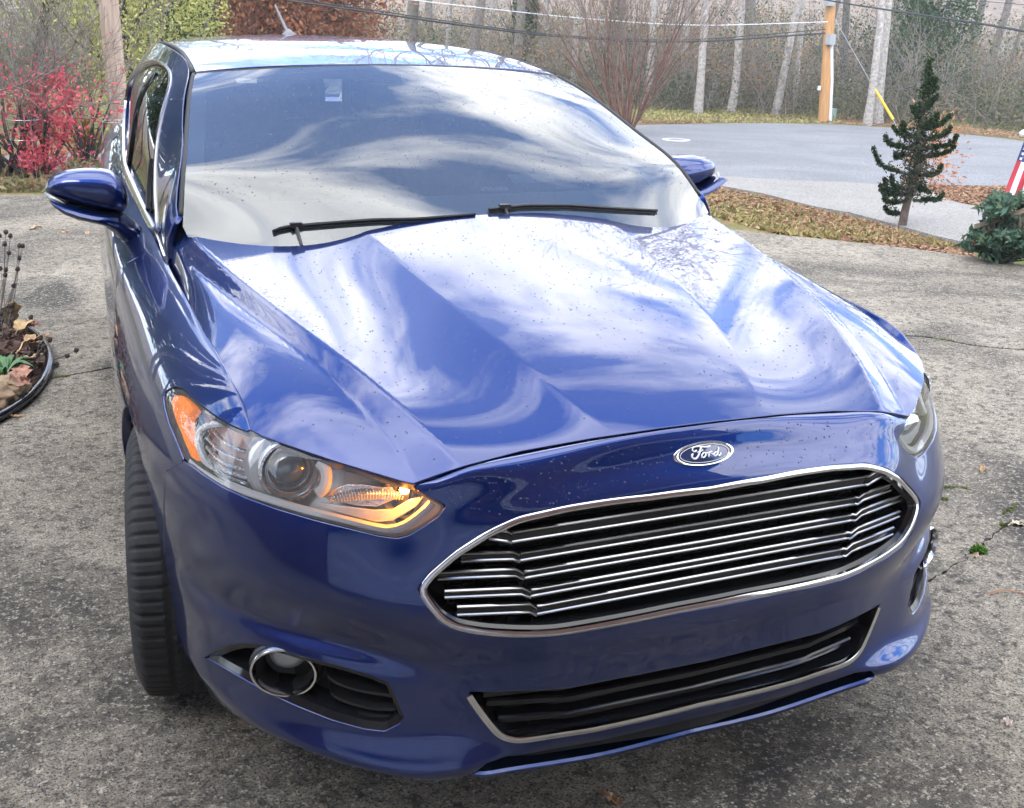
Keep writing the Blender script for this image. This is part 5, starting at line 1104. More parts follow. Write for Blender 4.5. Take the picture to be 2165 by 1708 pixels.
crown_tree('willow_tree', 70, 22, 6.5, 2.0, 2.2, 16000, .040, L_yel, M['bark_dark'], 'yellow-green leafed tree behind the red bush', seed=7, zc=.56, clump=110)
crown_tree('cedar_tree', 385, 30, 5.0, .95, 2.2, 14000, .07, L_green, M['bark_dark'], 'dark evergreen between the yellow tree and the rust oak', seed=8, zc=.42, clump=60)
crown_tree('cedar_tree', 1955, 44, 6.0, 1.6, 2.4, 12000, .075, L_green, M['bark_dark'], 'dark evergreen clump in the wood behind the twisted juniper', seed=9, zc=.35, clump=60)
crown_tree('holly_tree', 1105, 43, 4.5, .45, 2.4, 6000, .07, L_green, M['bark_dark'], 'slim ivy-green tree in the wood left of the bare myrtle', seed=10, zc=.55, clump=40)
# ---- crape myrtle: a fan of smooth red-brown stems
def fan_shrub(name, px, n, H, r0, spread, rng, bark, twig, label, cat, depth=3, kids=(2, 3), wig=.05, base_r=.12, upw=.1, first=.42, rs=.7, pz=None, sc=1.0, minr=.004, twspread=.32):
    g = gh(px); root = empty(name, g); tag(root, label, cat); st = []; br = []; tips = []
    for k in range(n):
        a = 6.28 * k / n + rng.rand() * .6; t = spread * (.25 + .75 * rng.rand()); d = np.array([math.cos(a) * math.sin(t), math.sin(a) * math.sin(t), math.cos(t)]); p = np.array([math.cos(a) * base_r * rng.rand(), math.sin(a) * base_r * rng.rand(), -.03]); r = r0 * (.6 + .6 * rng.rand()); ns = 7; ln = H * first * (.8 + .4 * rng.rand()); rr = r; pts = []
        for s_ in range(ns): d = d + rng.randn(3) * wig + np.array([0, 0, .02]); d /= np.linalg.norm(d); q = p + d * ln / ns; r1 = r * (1 - .35 * (s_ + 1) / ns); st.append((*p, *q, rr, r1)); p = q; rr = r1; pts.append(q)
        for j in range(rng.randint(2, 4)): grow(p, d + rng.randn(3) * twspread, H * .26 * (.7 + .6 * rng.rand()), rr * .62, depth, rng, br, tips, kids, twspread, upw, .72, wig * 1.2, 4)
        grow(pts[3], d + rng.randn(3) * .4, H * .22, rr * .5, depth - 1, rng, br, tips, kids, twspread, upw, .72, wig * 1.2, 3)
    br = np.array(br); br[:, 6:8] = np.maximum(br[:, 6:8], minr); segmesh('stems', st, 7, bark, root); segmesh('twigs', br, 3, twig, root); root.scale = (sc, sc, sc); return root, np.array(tips) if len(tips) else np.zeros((0, 3)), br, g
rc = np.random.RandomState(21)
fan_shrub('crape_myrtle', (1322, 284), 34, 5.0, .023, .74, rc, M['bark_red'], M['twig_red'], 'bare multi-stemmed crape myrtle with red-brown trunks at the road edge', 'tree', depth=3, kids=(2, 3), wig=.06, base_r=.18, upw=.16, minr=.004)
# ---- burning bush and its neighbours at the left
rb_ = np.random.RandomState(4)
eu, tips, br, g = fan_shrub('burning_bush', (78, 384), 14, 1.9, .020, .62, rb_, M['bark_dark'], M['bark_grey'], 'sprawling bush with crimson leaves low down and bare twigs above', 'bush', depth=3, kids=(2, 3), wig=.13, base_r=.10, upw=.10, minr=.0022, twspread=.55)
n = 2600; q = br[rb_.randint(0, len(br), n)]; P = q[:, :3] + (q[:, 3:6] - q[:, :3]) * rb_.rand(n, 1) + rb_.randn(n, 3) * .035
keep = (P[:, 2] < 1.02 + .12 * rb_.randn(n)) & (P[:, 2] > .12); pk = np.vstack([P[keep], rb_.randn(900, 3) * [.26, .22, .26] + [.10, 0, .55], P[~keep][:40]]); _D = math.hypot(g[0] - CAMLOC[0], g[1] - CAMLOC[1]); _an = rb_.rand(46) * 6.28; _rr = np.sqrt(rb_.rand(46)) * 1.08; _cl = np.array([at_dist((102 + 44 * q * math.cos(a) - 14 * q * math.sin(a), 270 + 112 * q * math.sin(a)), _D + .22 * rb_.randn()) for a, q in zip(_an, _rr)]) - np.array(g); pk = np.vstack([pk, np.repeat(_cl, 44, 0) + rb_.randn(46 * 44, 3) * [.045, .045, .04]])
leafmesh('leaves', pk[pk[:, 2] > .1], 0.026, L_red, eu, seed=3)
fan_shrub('bare_bush', (186, 352), 15, 2.1, .016, .50, rb_, M['bark_dark'], M['bark_grey'], 'leafless dark-stemmed bush left of the weathered utility pole', 'bush', depth=3, kids=(2, 3), wig=.12, base_r=.08, upw=.12, minr=.0022, twspread=.5)
fan_shrub('bare_bush', (8, 378), 10, 2.2, .026, .55, rb_, M['bark_dark'], M['bark_grey'], 'leafless thick-stemmed bush at the left edge behind the red leaves', 'bush', depth=3, kids=(2, 3), wig=.12, base_r=.10, upw=.1, minr=.0022, twspread=.5)
def leaf_clump(name, px, size, n, lsz, mat, label, cat, seed=1, off=(0, 0, 0), aspect=1.7, up=0.0):
    r = np.random.RandomState(seed); g = gh(px); P = g + np.array(off) + r.randn(n, 3) * np.array(size) * .5 + [0, 0, size[2] * .5]; P[:, 2] = np.maximum(P[:, 2], g[2] + .005); o = leafmesh(name, P - g, lsz, mat, seed=seed, aspect=aspect, up=up); o.location = g; tag(o, label, cat); return o
leaf_clump('withered_plant', (182, 348), (.14, .14, .40), 260, .06, leafmat('withered_leaves', [(.30, .20, .06), (.42, .32, .10), (.22, .13, .05), (.20, .20, .06)]), 'withered yellow-brown plant beside the bare bush', 'plant', 5, aspect=2.6)
# weeds and dry grass on the bank behind the driveway (uncountable)
P = []
n = 2600; P = gh(np.stack([rb_.uniform(-60, 235, n), rb_.uniform(352, 408, n)], 1)) + np.stack([rb_.randn(n) * .03, rb_.randn(n) * .03, np.abs(rb_.randn(n)) * .05], 1)
tag(leafmesh('weeds', np.array(P), .03, leafmat('dry_weeds', [(.25, .19, .10), (.10, .13, .04), (.33, .25, .15), (.18, .10, .05), (.07, .10, .03)]), aspect=3.0, seed=8), kind='stuff')
# fallen leaves on the grass (uncountable)
_lx = [1440, 1492, 1615, 1722, 1824, 1953, 2019, 2060]; _ly = [383, 395, 418, 446, 469, 505, 523, 530]
n = 3600; x = rb_.uniform(1440, 2060, n); A_ = np.stack([x, np.interp(x, _lx, _ly) + 2 + np.abs(rb_.randn(n)) * 22], 1)
n = 4200; B_ = np.stack([rb_.uniform(1875, 2165, n), rb_.uniform(398, 436, n)], 1)
P = gh(np.vstack([A_, B_])); P = P[W_(P[:, 0], P[:, 1]) > 5.85] + [0, 0, .03]
n = 9000; x = rb_.uniform(1340, 2165, n); P2 = gh(np.stack([x, np.interp(x, [1340, 1480, 1620, 1760, 1900, 2010, 2165], [265, 262, 258, 263, 271, 281, 297]) - np.abs(rb_.randn(n)) * 6], 1)) + [0, 0, .05]; P = np.vstack([P, P2])
tag(leafmesh('fallen_leaves', np.array(P), .036, leafmat('fallen_leaf_colours', [(.26, .13, .075), (.20, .11, .07), (.36, .24, .14), (.17, .10, .07), (.30, .17, .10)], .8, 0), seed=12, up=.8), kind='stuff')
# grass blades on the verges
n = 5000; P = gh(np.stack([rb_.uniform(1340, 1780, n), rb_.uniform(229, 262, n)], 1)) + [0, 0, .05]
tag(leafmesh('verge_grass', np.array(P), .05, leafmat('verge_blades', [(.24, .22, .08), (.30, .25, .10), (.16, .19, .05)], .8, 0), seed=15, aspect=3), kind='stuff')
n = 9000; x = rb_.uniform(1440, 2040, n); lo = np.interp(x, _lx, _ly) + 3; hi = np.interp(x, [1440, 1640, 1800, 2000], [440, 495, 510, 533]); P = gh(np.stack([x, lo + np.maximum(3, hi - lo) * rb_.rand(n)], 1)) + [0, 0, .012]; P = P[W_(P[:, 0], P[:, 1]) > 5.8]
tag(leafmesh('bank_grass', np.array(P), .03, leafmat('bank_blades', [(.30, .22, .10), (.24, .18, .07), (.12, .15, .04), (.34, .26, .13)], .8, 0), seed=16, aspect=3), kind='stuff')
# ---- twisted juniper
def juniper():
    g = gh((1905, 486)); root = empty('juniper', g); tag(root, 'twisted dark green juniper with upswept arms beside the side driveway', 'tree'); D = math.hypot(g[0] - CAMLOC[0], g[1] - CAMLOC[1])
    def at(p): return at_dist(T('t', [p])[0], D) - g
    m = MB(); tp = smooth_line([at(p) for p in ((388, 1372), (405, 1290), (425, 1190), (455, 1080), (490, 960), (510, 850), (520, 740), (530, 620), (548, 480), (570, 330), (590, 200), (602, 90))], 40)
    m.tube(tp, np.linspace(.040, .006, 40), 8); r = np.random.RandomState(3); t2 = m.build('trunk', barkmat('juniper_bark', (.11, .085, .07)), root)
    arms = [[(520, 660), (430, 655), (350, 620), (325, 585)], [(500, 760), (390, 740), (300, 715), (270, 660)], [(470, 950), (350, 920), (230, 870), (182, 755)], [(450, 1090), (330, 1100), (250, 1085), (228, 1035)], [(440, 1150), (330, 1160), (270, 1150), (262, 1100)], [(430, 1230), (350, 1245), (290, 1235), (262, 1195)], [(460, 800), (400, 800), (350, 825), (345, 790)], [(420, 690), (410, 640), (400, 560)], [(540, 690), (640, 670), (730, 640), (755, 595)], [(530, 760), (660, 740), (770, 720), (805, 655)], [(520, 800), (640, 800), (740, 780), (790, 740)], [(530, 950), (610, 950), (670, 930), (695, 880)], [(480, 1140), (580, 1140), (670, 1135), (708, 1095)], [(540, 620), (620, 590), (700, 560), (760, 500)], [(530, 600), (640, 545), (665, 490)], [(545, 520), (500, 480), (470, 440)], [(440, 1060), (330, 1040), (320, 965)], [(430, 1090), (280, 1060), (262, 985)], [(470, 1030), (540, 1060), (600, 1080)], [(570, 330), (640, 300), (660, 285)], [(585, 250), (640, 240), (650, 225)], [(550, 470), (620, 400), (660, 355)]]
    P = []
    for k, a in enumerate(arms):
        st = []
        dz = np.linspace(0, 1, 14)[:, None] * r.randn() * .16; vd = ray(T('t', [a[0]])[0]); q = smooth_line([at(p) for p in a], 14) + dz * vd
        for i in range(13): st.append((*q[i], *q[i + 1], .016 * (1 - i / 15), .016 * (1 - (i + 1) / 15)))
        for i in range(4, 14):
            n = 60; t = i / 13; P.append(q[i] + r.randn(n, 3) * (.015 - .007 * t) + [0, 0, .008])
            if i == 13: segmesh('arm', st, 5, M['bark_dark'], root)
            if i % 3 == 0 and .4 < t < .8:      # little upright sprays
                for h in np.linspace(0, .06, 5): P.append(q[i] + r.randn(6, 3) * .009 + [0, 0, h])
    for i in range(8, 40):
        wd = np.interp(i, [8, 14, 22, 30, 39], [.055, .06, .055, .035, .016]); P.append(tp[i] + r.randn(95 if i < 26 else 85, 3) * [wd, wd, .035])
    P = np.vstack(P); leafmesh('needles', P, .014, leafmat('juniper_needles', [(.016, .036, .012), (.028, .058, .016), (.012, .026, .012), (.042, .075, .02)]), root, aspect=2.2, seed=5)
    dead = np.vstack([tp[i] + r.randn(60, 3) * [.07, .07, .03] for i in range(9, 24)]); leafmesh('dead_sprays', dead, .020, leafmat('dead_juniper', [(.05, .04, .032), (.035, .045, .025)], .8, 0), root, aspect=2.4, seed=6)
juniper()
leaf_clump('orange_shrub', (1965, 398), (.36, .36, .62), 700, .035, leafmat('orange_shrub_leaves', [(.42, .17, .07), (.50, .24, .12), (.34, .15, .07)]), 'small orange-leaved shrub behind the juniper', 'shrub', 6)
# ---- nandina with berries, wooden rail, flag
def nandina():
    g = np.append(pad([(2118, 552)])[0], GZ); root = empty('nandina', g); tag(root, 'nandina bush with feathery green leaves and red berry clusters by the rail', 'bush'); D = math.hypot(g[0] - CAMLOC[0], g[1] - CAMLOC[1]); r = np.random.RandomState(2)
    def at(p, dd=0.0): return at_dist(T('t', [p])[0], D + dd) - g
    st = []; P = []
    heads = [(1100, 1300), (1180, 1170), (1260, 1150), (1330, 1190), (1060, 1400), (1150, 1420), (1240, 1300), (1320, 1330), (985, 1500), (1080, 1500), (1180, 1500), (1290, 1470), (1020, 1440), (1350, 1420), (1120, 1230), (1230, 1400), (1310, 1540), (1060, 1560), (1180, 1570), (1390, 1280), (1420, 1450), (1480, 1380), (1450, 1560), (1560, 1480)]
    for h in heads:
        q = at(h, r.randn() * .18); b = np.array([r.uniform(-.1, .25), r.uniform(-.1, .1), 0]); pts = smooth_line([b, (b + q) / 2 + r.randn(3) * .03, q], 6)
        for i in range(5): st.append((*pts[i], *pts[i + 1], .006, .005))
        for k in range(9):
            d = r.randn(3); d[2] = abs(d[2]) * .3; d /= np.linalg.norm(d); e = q + d * .12; st.append((*q, *e, .0025, .0015))
            for t in np.linspace(.25, 1, 7): P.append(q + d * .12 * t + r.randn(4, 3) * .016)
    segmesh('stems', st, 4, M['bark_dark'], root); leafmesh('leaves', np.vstack(P), .026, leafmat('nandina_leaves', [(.06, .12, .085), (.08, .15, .10), (.05, .095, .065), (.12, .17, .09)]), root, aspect=2.6, seed=2)
    bmat = pmat('red_berries', (.50, .035, .02), .3)
    for h in ((1105, 1215), (1100, 1165), (1255, 1355), (975, 1455), (990, 1490), (1215, 1475), (1120, 1365), (1400, 1200), (1440, 1330)):
        c = at(h, -.05); m = MB()
        for k in range(34): m.lathe([(.0006, -.0085), (.006, -.006), (.0085, 0), (.006, .006), (.0006, .0085)], c + r.randn(3) * [.022, .022, .016], (0, 0, 1), 6)
        m.build('berry_cluster', bmat, root)
nandina()
def rail():
    D = 8.55; g = at_dist(T('t', [(1160, 1560)])[0], D + .25); g[2] = GZ; root = empty('wooden_rail', g); tag(root, 'weathered wooden stair rail sloping down behind the nandina bush', 'railing'); wm = pmat('weathered_wood', (.15, .125, .09), .9, var=.3, scale=20)
    at = lambda p: at_dist(T('t', [p])[0], D + .25) - g
    a, b = at((948, 1342)), at((1420, 1188)); m = MB(); m.tube([a, b], .022, 4); m.build('top_rail', wm, root, False)
    c, d = at((1000, 1560)), at((1420, 1420))
    for k in range(12):
        t = (k + .6) / 12; p = a + (b - a) * t; q = c + (d - c) * t; m = MB(); m.tube([p, q - [0, 0, .02]], .011, 4); m.build('baluster', wm, root, False)
rail()
def flag():
    D = 9.4; g = at_dist(T('t', [(1400, 560)])[0], D); root = empty('flag', g); tag(root, 'striped flag with white stars on blue hanging at the right edge', 'flag'); at = lambda p: at_dist(T('t', [p])[0], D) - g
    tl, bl = at((1352, 610)), at((1152, 1136)); tr_, br_ = at((1820, 760)), at((1640, 1290)); NR, NC = 39, 26; vd = ray(T('t', [(1300, 900)])[0])
    def P(u, v):       # u across the stripes, v down the fly
        q = (tl * (1 - u) + tr_ * u) * (1 - v) + (bl * (1 - u) + br_ * u) * v; return q + vd * (.030 * math.sin(u * 17 + v * 2.5) * (.3 + v))
    V = [P(u, v) for v in np.linspace(0, 1, NC + 1) for u in np.linspace(0, 1, NR + 1)]; F = []; mi = []
    for r_ in range(NC):
        for c_ in range(NR):
            F.append((r_ * (NR + 1) + c_, r_ * (NR + 1) + c_ + 1, (r_ + 1) * (NR + 1) + c_ + 1, (r_ + 1) * (NR + 1) + c_)); st_ = c_ // 3; mi.append(2 if (c_ < 21 and r_ < 11) else (0 if st_ % 2 == 0 else 1))
    me = bpy.data.meshes.new('cloth'); me.from_pydata([tuple(p) for p in V], [], F); me.polygons.foreach_set('material_index', mi); me.polygons.foreach_set('use_smooth', [True] * len(F)); me.update()
    mats = [pmat('flag_red', (.45, .04, .06), .8), pmat('flag_white', (.72, .72, .74), .8), pmat('flag_blue', (.03, .05, .17), .8)]; o = link('cloth', me, mats, root)
    sd2 = o.modifiers.new('thick', 'SOLIDIFY'); sd2.thickness = .003
    m = MB(); eu_ = tr_ - tl; eu_ /= np.linalg.norm(eu_); ev = bl - tl; ev /= np.linalg.norm(ev)
    for a in range(9):
        for b in range(11):
            if (a + b) % 2: continue
            c = P((a + 1) / 10 * 21 / 39, (b + 1) / 12 * 11 / 26) - vd * .006; V = []
            for k in range(10): an = math.pi * k / 5; rr = .016 if k % 2 == 0 else .0065; V.append(c + eu_ * rr * math.cos(an) + ev * rr * math.sin(an))
            m.add(V, [tuple(range(10))])
    m.build('stars', mats[1], root, False)
    m = MB(); m.tube([at((1318, 634)), at((1420, 610)), at((1900, 720))], .012, 8); m.lathe([(.001, -.03), (.02, -.02), (.028, 0), (.02, .02), (.001, .03)], at((1316, 634)), (1, 0, 0), 12); m.build('flag_staff', pmat('white_staff', (.7, .7, .7), .4), root)
flag()
# ================================================================== POLES AND WIRES
M['pole_old'] = pmat('weathered_pole_wood', (.40, .30, .23), .9, var=.28, scale=5, bump=.5, bscale=30); M['pole_new'] = pmat('orange_pole_wood', (.42, .22, .085), .85, var=.25, scale=6, bump=.4, bscale=25)
def streak(m):
    nt = m.node_tree
    for n in nt.nodes:
        if n.type == 'TEX_NOISE':
            mp = nt.nodes.new('ShaderNodeMapping'); mp.inputs['Scale'].default_value = (6, 6, .35); l = n.inputs['Vector'].links[0]; src = l.from_socket; nt.links.new(src, mp.inputs[0]); nt.links.new(mp.outputs[0], n.inputs['Vector'])
streak(M['pole_old']); streak(M['pole_new'])
g = gh((262, 352)); D = math.hypot(g[0] - CAMLOC[0], g[1] - CAMLOC[1]); top = at_dist((229, 0), D) - g; pl_ = empty('utility_pole', g); tag(pl_, 'weathered grey-brown utility pole beside the bare bush at the left', 'utility pole')
m = MB(); m.tube([(0, 0, -.2), *[tuple(top * t * 3.2) for t in np.linspace(.1, 1, 10)]], np.linspace(.5 * 37 * D / FOC * 1.06, .5 * 33 * D / FOC, 11), 14); m.build('shaft', M['pole_old'], pl_)
g2 = gh((1741, 260)); D2 = math.hypot(g2[0] - CAMLOC[0], g2[1] - CAMLOC[1]); p2 = empty('utility_pole', g2); tag(p2, 'orange-brown utility pole with pale conduit across the road', 'utility pole'); A2 = lambda p: at_dist(p, D2) - g2
up2 = A2((1757, 0)); m = MB(); m.tube([(0, 0, -.3)] + [tuple(up2 * t) for t in (0.0, .5, 1.0, 1.6, 2.1)], [.165, .165, .15, .135, .12, .11], 14); m.build('shaft', M['pole_new'], p2)
gm = pmat('grey_metal_box', (.30, .31, .32), .5); wm = pmat('pale_conduit', (.62, .63, .66), .5); gb = pmat('green_cabinet', (.26, .34, .29), .6)
vd2 = ray(np.array((1741.0, 200.0))); sd3 = np.array([vd2[1], -vd2[0], 0]); sd3 /= np.linalg.norm(sd3)
m = MB(); m.tube([sd3 * .19 - vd2 * .05 + [0, 0, -.1], A2((1748, 170)) + sd3 * .14 - vd2 * .05, A2((1756, 92)) + sd3 * .03 - vd2 * .14], .045, 8); m.build('conduit', wm, p2)
m = MB(); m.box(A2((1756, 84)) - vd2 * .2, (.20, .20, .28)); m.build('meter_box', gm, p2, False)
m = MB(); m.box(A2((1754, 3)) - vd2 * .18, (.22, .2, .25)); m.build('terminal_box', gm, p2, False)
m = MB(); m.box(A2((1732, 186)) - vd2 * .15, (.08, .05, .12)); m.build('tag_plate', wm, p2, False)
g3 = gh((1752, 256)); cb = empty('utility_cabinet', g3); tag(cb, 'small grey-green utility cabinet at the foot of the orange-brown pole', 'cabinet'); m = MB(); m.box((0.05, 0, .15), (.22, .22, .38)); m.build('housing', gb, cb, False); m = MB(); m.box((0.05, 0, .355), (.25, .25, .03)); m.build('lid', gb, cb, False)
# guy wire with its yellow guard
g4 = gh((1897, 270)); D4 = math.hypot(g4[0] - CAMLOC[0], g4[1] - CAMLOC[1]); A4 = lambda p: at_dist(p, D4) - g4; gy = empty('guy_wire', g4); tag(gy, 'slanting guy wire in a yellow plastic guard beyond the road', 'guy wire')
m = MB(); m.tube([(0, 0, 0), A4((1887, 251)), A4((1846, 183)), A4((1765, 40))], .012, 6); m.build('strand', gm, gy); m = MB(); m.tube([A4((1888, 252)), A4((1846, 182))], [.042, .038], 8); m.build('guard', pmat('yellow_guard', (.70, .46, .03), .5), gy)
def wire(pts, dists, r, label, col):
    P = smooth_line([at_dist(p, d) for p, d in zip(pts, dists)], 40); g = P[0].copy(); m = MB(); m.tube(P - g, r, 5); o = m.build('overhead_wire', col); o.location = g; tag(o, label, 'wire', None)
wb = pmat('black_cable', (.02, .02, .022), .6); wl = pmat('pale_cable', (.55, .56, .58), .5)
wire([(480, -18), (760, 22), (1000, 56), (1200, 78), (1450, 88), (1745, 70)], [27, 27, 28, 29, 31, 33], .022, 'thick black cable sagging across the wood behind the car roof', wb)
wire([(490, -22), (760, 17), (1000, 52), (1200, 75), (1450, 84), (1745, 62)], [27, 27, 28, 29, 31, 33], .012, 'thin black cable just above the thick sagging cable', wb)
wire([(820, -6), (1050, 20), (1250, 40), (1480, 53), (1750, 46)], [28, 28, 29, 31, 33], .011, 'pale upper cable running from the left to the orange-brown pole', wl)
wire([(1600, -28), (1760, 2), (1900, 24), (2050, 46), (2200, 72), (2400, 110)], [33, 33, 28, 24, 21, 18], .020, 'black cable running right from the orange-brown pole', wb)
wire([(1900, -12), (2165, 10), (2400, 32)], [34, 30, 27], .008, 'thin cable in the top right corner of the view', wb)
# ---- wire plant cages
def cage(px, rings, D_, label):
    g = gh(px); D = D_ or math.hypot(g[0] - CAMLOC[0], g[1] - CAMLOC[1]); root = empty('plant_cage', g); tag(root, label, 'plant cage', 'wire plant cages in the left bed'); wm_ = pmat('galvanised_wire', (.55, .56, .57), .35, .8); cs = []
    for (cx, cy, wpx) in rings:
        c = at_dist(T('p', [(cx, cy)])[0], D) - g; rr = wpx / 2.135 / 1.8919 / 2 * D / FOC; cs.append((c, rr)); m = MB(); m.tube([c + np.array([rr * math.cos(t), rr * math.sin(t), 0]) for t in np.linspace(0, 6.283, 28, endpoint=False)], .0028, 5, closed=True); m.build('ring', wm_, root)
    for k in range(3):
        t = 2.1 * k + .9; m = MB(); pts = [c + np.array([rr * math.cos(t), rr * math.sin(t), 0]) for c, rr in cs]; pts.append(pts[-1] * [.8, .8, 0] + [0, 0, -.02]); m.tube(pts, .0026, 5); m.build('leg', wm_, root)
cage((88, 388), [(197, 1014, 255), (217, 1186, 225), (255, 1357, 160)], None, 'conical wire plant cage standing in front of the red bush')
cage((240, 372), [(985, 1035, 200), (975, 1195, 175), (965, 1330, 130)], None, 'conical wire plant cage half hidden behind the car door mirror')
# ================================================================== HOUSE BEHIND THE CAMERA (mirrored in the paint)
wall_w = pmat('painted_siding', (.50, .54, .62), .6); door_w = pmat('garage_door_paint', (.66, .70, .76), .45); dk = pmat('brown_brick', (.16, .09, .07), .9, var=.4, scale=9); shing = pmat('grey_shingles', (.09, .09, .095), .95, var=.4, scale=20)
hs_ = empty('garage_house', (-3.2, -4.15, GZ)); hs_.rotation_euler = (0, 0, R(-10)); tag(hs_, 'house front with a pale panelled garage door behind the viewer, mirrored in the bumper, with height and side wing added to block sky', 'house')
m = MB(); m.box((-6.5, -.15, 1.4), (7.0, .3, 2.8)); m.box((5.0, -.15, 1.4), (4.0, .3, 2.8)); m.box((0, -.15, 2.58), (6.0, .3, .44)); m.build('wall', dk, hs_, False)
gd = MB(); gd.box((0, -.25, 1.17), (5.98, .05, 2.34)); gdo = gd.build('garage_door', door_w, hs_, False)
for r_ in range(4):
    for c_ in range(8): m = MB(); m.box((-2.6 + .743 * c_, -.218, .30 + .58 * r_), (.60, .02, .40)); m.build('panel', wall_w, gdo, False)
m = MB(); m.add([(-10, -.02, 2.8), (7, -.02, 2.8), (7, -.02, 6.2), (0, -.02, 8.4), (-10, -.02, 6.2)], [(0, 1, 2, 3, 4)]); m.build('added_gable', dk, hs_, False)  # tall upper wall added out of view to block sky light
m = MB(); m.box((0, .10, 2.88), (14, .22, .16)); m.build('fascia', pmat('white_fascia', (.5, .5, .5), .5), hs_, False)
m = MB(); m.box((-6.6, 2.3, 1.7), (.3, 5.0, 3.4)); m.build('added_wing_wall', dk, hs_, False)  # unseen side wall added to darken reflections in bumper and front wing
m = MB(); m.add([(-7.4, .4, 5.1), (0, .4, 7.3), (0, -6, 7.3), (-7.4, -6, 5.1), (7.4, .4, 5.1), (7.4, -6, 5.1)], [(0, 1, 2, 3), (1, 4, 5, 2)]); m.build('roof', shing, hs_, False)
for k, (x, y, H, lb) in enumerate([(-8.2, 4.6, 7.5, 'dark conifer left of the driveway, mirrored in the front wing'), (-6.8, 7.2, 8.5, 'tall dark conifer further along the left side of the driveway')]):
    rg = np.random.RandomState(30 + k); root = empty('conifer', (x, y, GZ)); tag(root, lb, 'tree'); m = MB(); m.tube([(0, 0, -.1), (0, 0, H * .95)], [.14, .02], 8); m.build('trunk', M['bark_dark'], root); n = 2600; h = rg.rand(n) ** .8; a = rg.rand(n) * 6.28; rr = (1 - h) * 1.3 * np.sqrt(rg.rand(n)) + .05
    leafmesh('crown', np.stack([rr * np.cos(a), rr * np.sin(a), .4 + h * (H - .4)], 1), .16, L_green, root, seed=k)

for k, (x, y, lb) in enumerate([(-5.2, 10.5, 'tall bare tree left of the view, mirrored in the cabin side'), (-9.5, 11.5, 'tall bare tree far left of the view behind the conifers')]):
    o = copy_tree(kinds[1 if k else 3][0]); put(o, (x, y, float(terr(x, y)) - .1), k * 2.1, .62); tag(o, lb, 'tree')
    if 'group' in o: del o['group']

_rg = np.random.RandomState(91)
for k, (az, dist, H) in enumerate([(-4, 25, 12), (-9, 21, 11), (-14, 26, 13), (-20, 20, 11), (-26, 24, 13), (-33, 18, 10)]):
    x, y = -1.2 + dist * math.sin(R(az)), -2.7 + dist * math.cos(R(az)); root = empty('pine_tree', (x, y, float(terr(x, y)))); tag(root, ['first', 'second', 'third', 'fourth', 'fifth', 'sixth'][k] + ' tall dark pine outside the left edge of the view, counted away from the view', 'tree', 'pines left of the view'); m = MB(); m.tube([(0, 0, -.1), (0, 0, H * .95)], [.20, .03], 8); m.build('trunk', M['bark_dark'], root); n = 3600; h = _rg.rand(n) ** .9; a = _rg.rand(n) * 6.28; rr = ((1 - h) * .8 + .25) * 2.3 * np.sqrt(_rg.rand(n))
    leafmesh('crown', np.stack([rr * np.cos(a), rr * np.sin(a), H * .22 + h * H * .78], 1), .26, L_green, root, seed=k)
# ================================================================== PLANTED BED AT THE LEFT
edge = pad(T('q', [(-90, 770), (0, 785), (60, 812), (180, 890), (300, 975), (385, 1060), (425, 1150), (415, 1260), (370, 1360), (300, 1455), (200, 1550), (100, 1620), (0, 1680), (-120, 1735)]))
es = smooth_line(edge, 60); q = np.vstack([es, [[es[-1][0] - 1.6, es[-1][1] + .2], [es[0][0] - 1.6, es[0][1]]]])
def bedz(x, y): d = np.min(np.linalg.norm(np.stack([x, y], 1)[:, None] - es[None], axis=2), axis=1); return GZ + .004 + .055 * np.clip(d / .25, 0, 1) + .012 * np.sin(x * 31) * np.sin(y * 27) * np.clip(d / .1, 0, 1)
bd = link('bed_soil', panel(lambda a, b: np.stack([a, b, bedz(a, b)], 1), q, step=(.03, .03), flange=.02, name='bed_soil'), M['soil']); tag(bd, kind='structure')
m = MB(); m.tube(np.column_stack([es, np.full(len(es), GZ + .022)]), .020, 10); hz = m.build('edging', M['gloss_black']); tag(hz, 'black plastic tube edging curved round the planted bed', 'edging')
rr_ = np.random.RandomState(8); P = []
for k in range(1500):
    c = es[rr_.randint(0, 60)] + np.array([-abs(rr_.randn()) * .22 - .02, rr_.randn() * .10]); P.append((c[0], c[1], float(bedz(np.array([c[0]]), np.array([c[1]]))[0]) + .006))
P = np.array(P); ins = np.array([p[0] < np.interp(p[1], es[::-1, 1], es[::-1, 0]) - .025 for p in P]); tag(leafmesh('mulch', P[ins], .028, leafmat('bark_mulch', [(.09, .05, .04), (.14, .08, .06), (.05, .035, .03), (.18, .11, .09)], .9, 0), aspect=3, up=.7, seed=3), kind='stuff')
def stone(px, r, col, label, seed, flat=.7):
    rg = np.random.RandomState(seed); bm = bmesh.new(); bmesh.ops.create_icosphere(bm, subdivisions=4, radius=r)
    for v in bm.verts: n = noise.noise(v.co * (2.2 / r) + Vector((seed, 0, 0))); n2 = noise.noise(v.co * (6 / r) + Vector((seed, 4, 0))); v.co *= 1 + .34 * n + .12 * n2 + .05 * noise.noise(v.co * (14 / r)); v.co.z *= flat
    me = bpy.data.meshes.new('stone'); bm.to_mesh(me); bm.free(); me.polygons.foreach_set('use_smooth', [True] * len(me.polygons)); o = link('stone', me, pmat('stone_' + str(seed), col, .9, var=.45, scale=18, bump=.7, bscale=40)); c = pad(px)[0]; o.location = (c[0], c[1], GZ + r * .5); tag(o, label, 'stone')
stone(T('q', [(70, 1500)]), .085, (.24, .17, .10), 'rough brown stone by the green leaves inside the bed edging', 3)
stone(T('q', [(125, 1550)]), .030, (.28, .24, .20), 'small grey stone beside the rough brown one', 4)
stone(T('q', [(-15, 1560)]), .075, (.22, .15, .09), 'rough brown stone cut by the left edge of the view', 5)
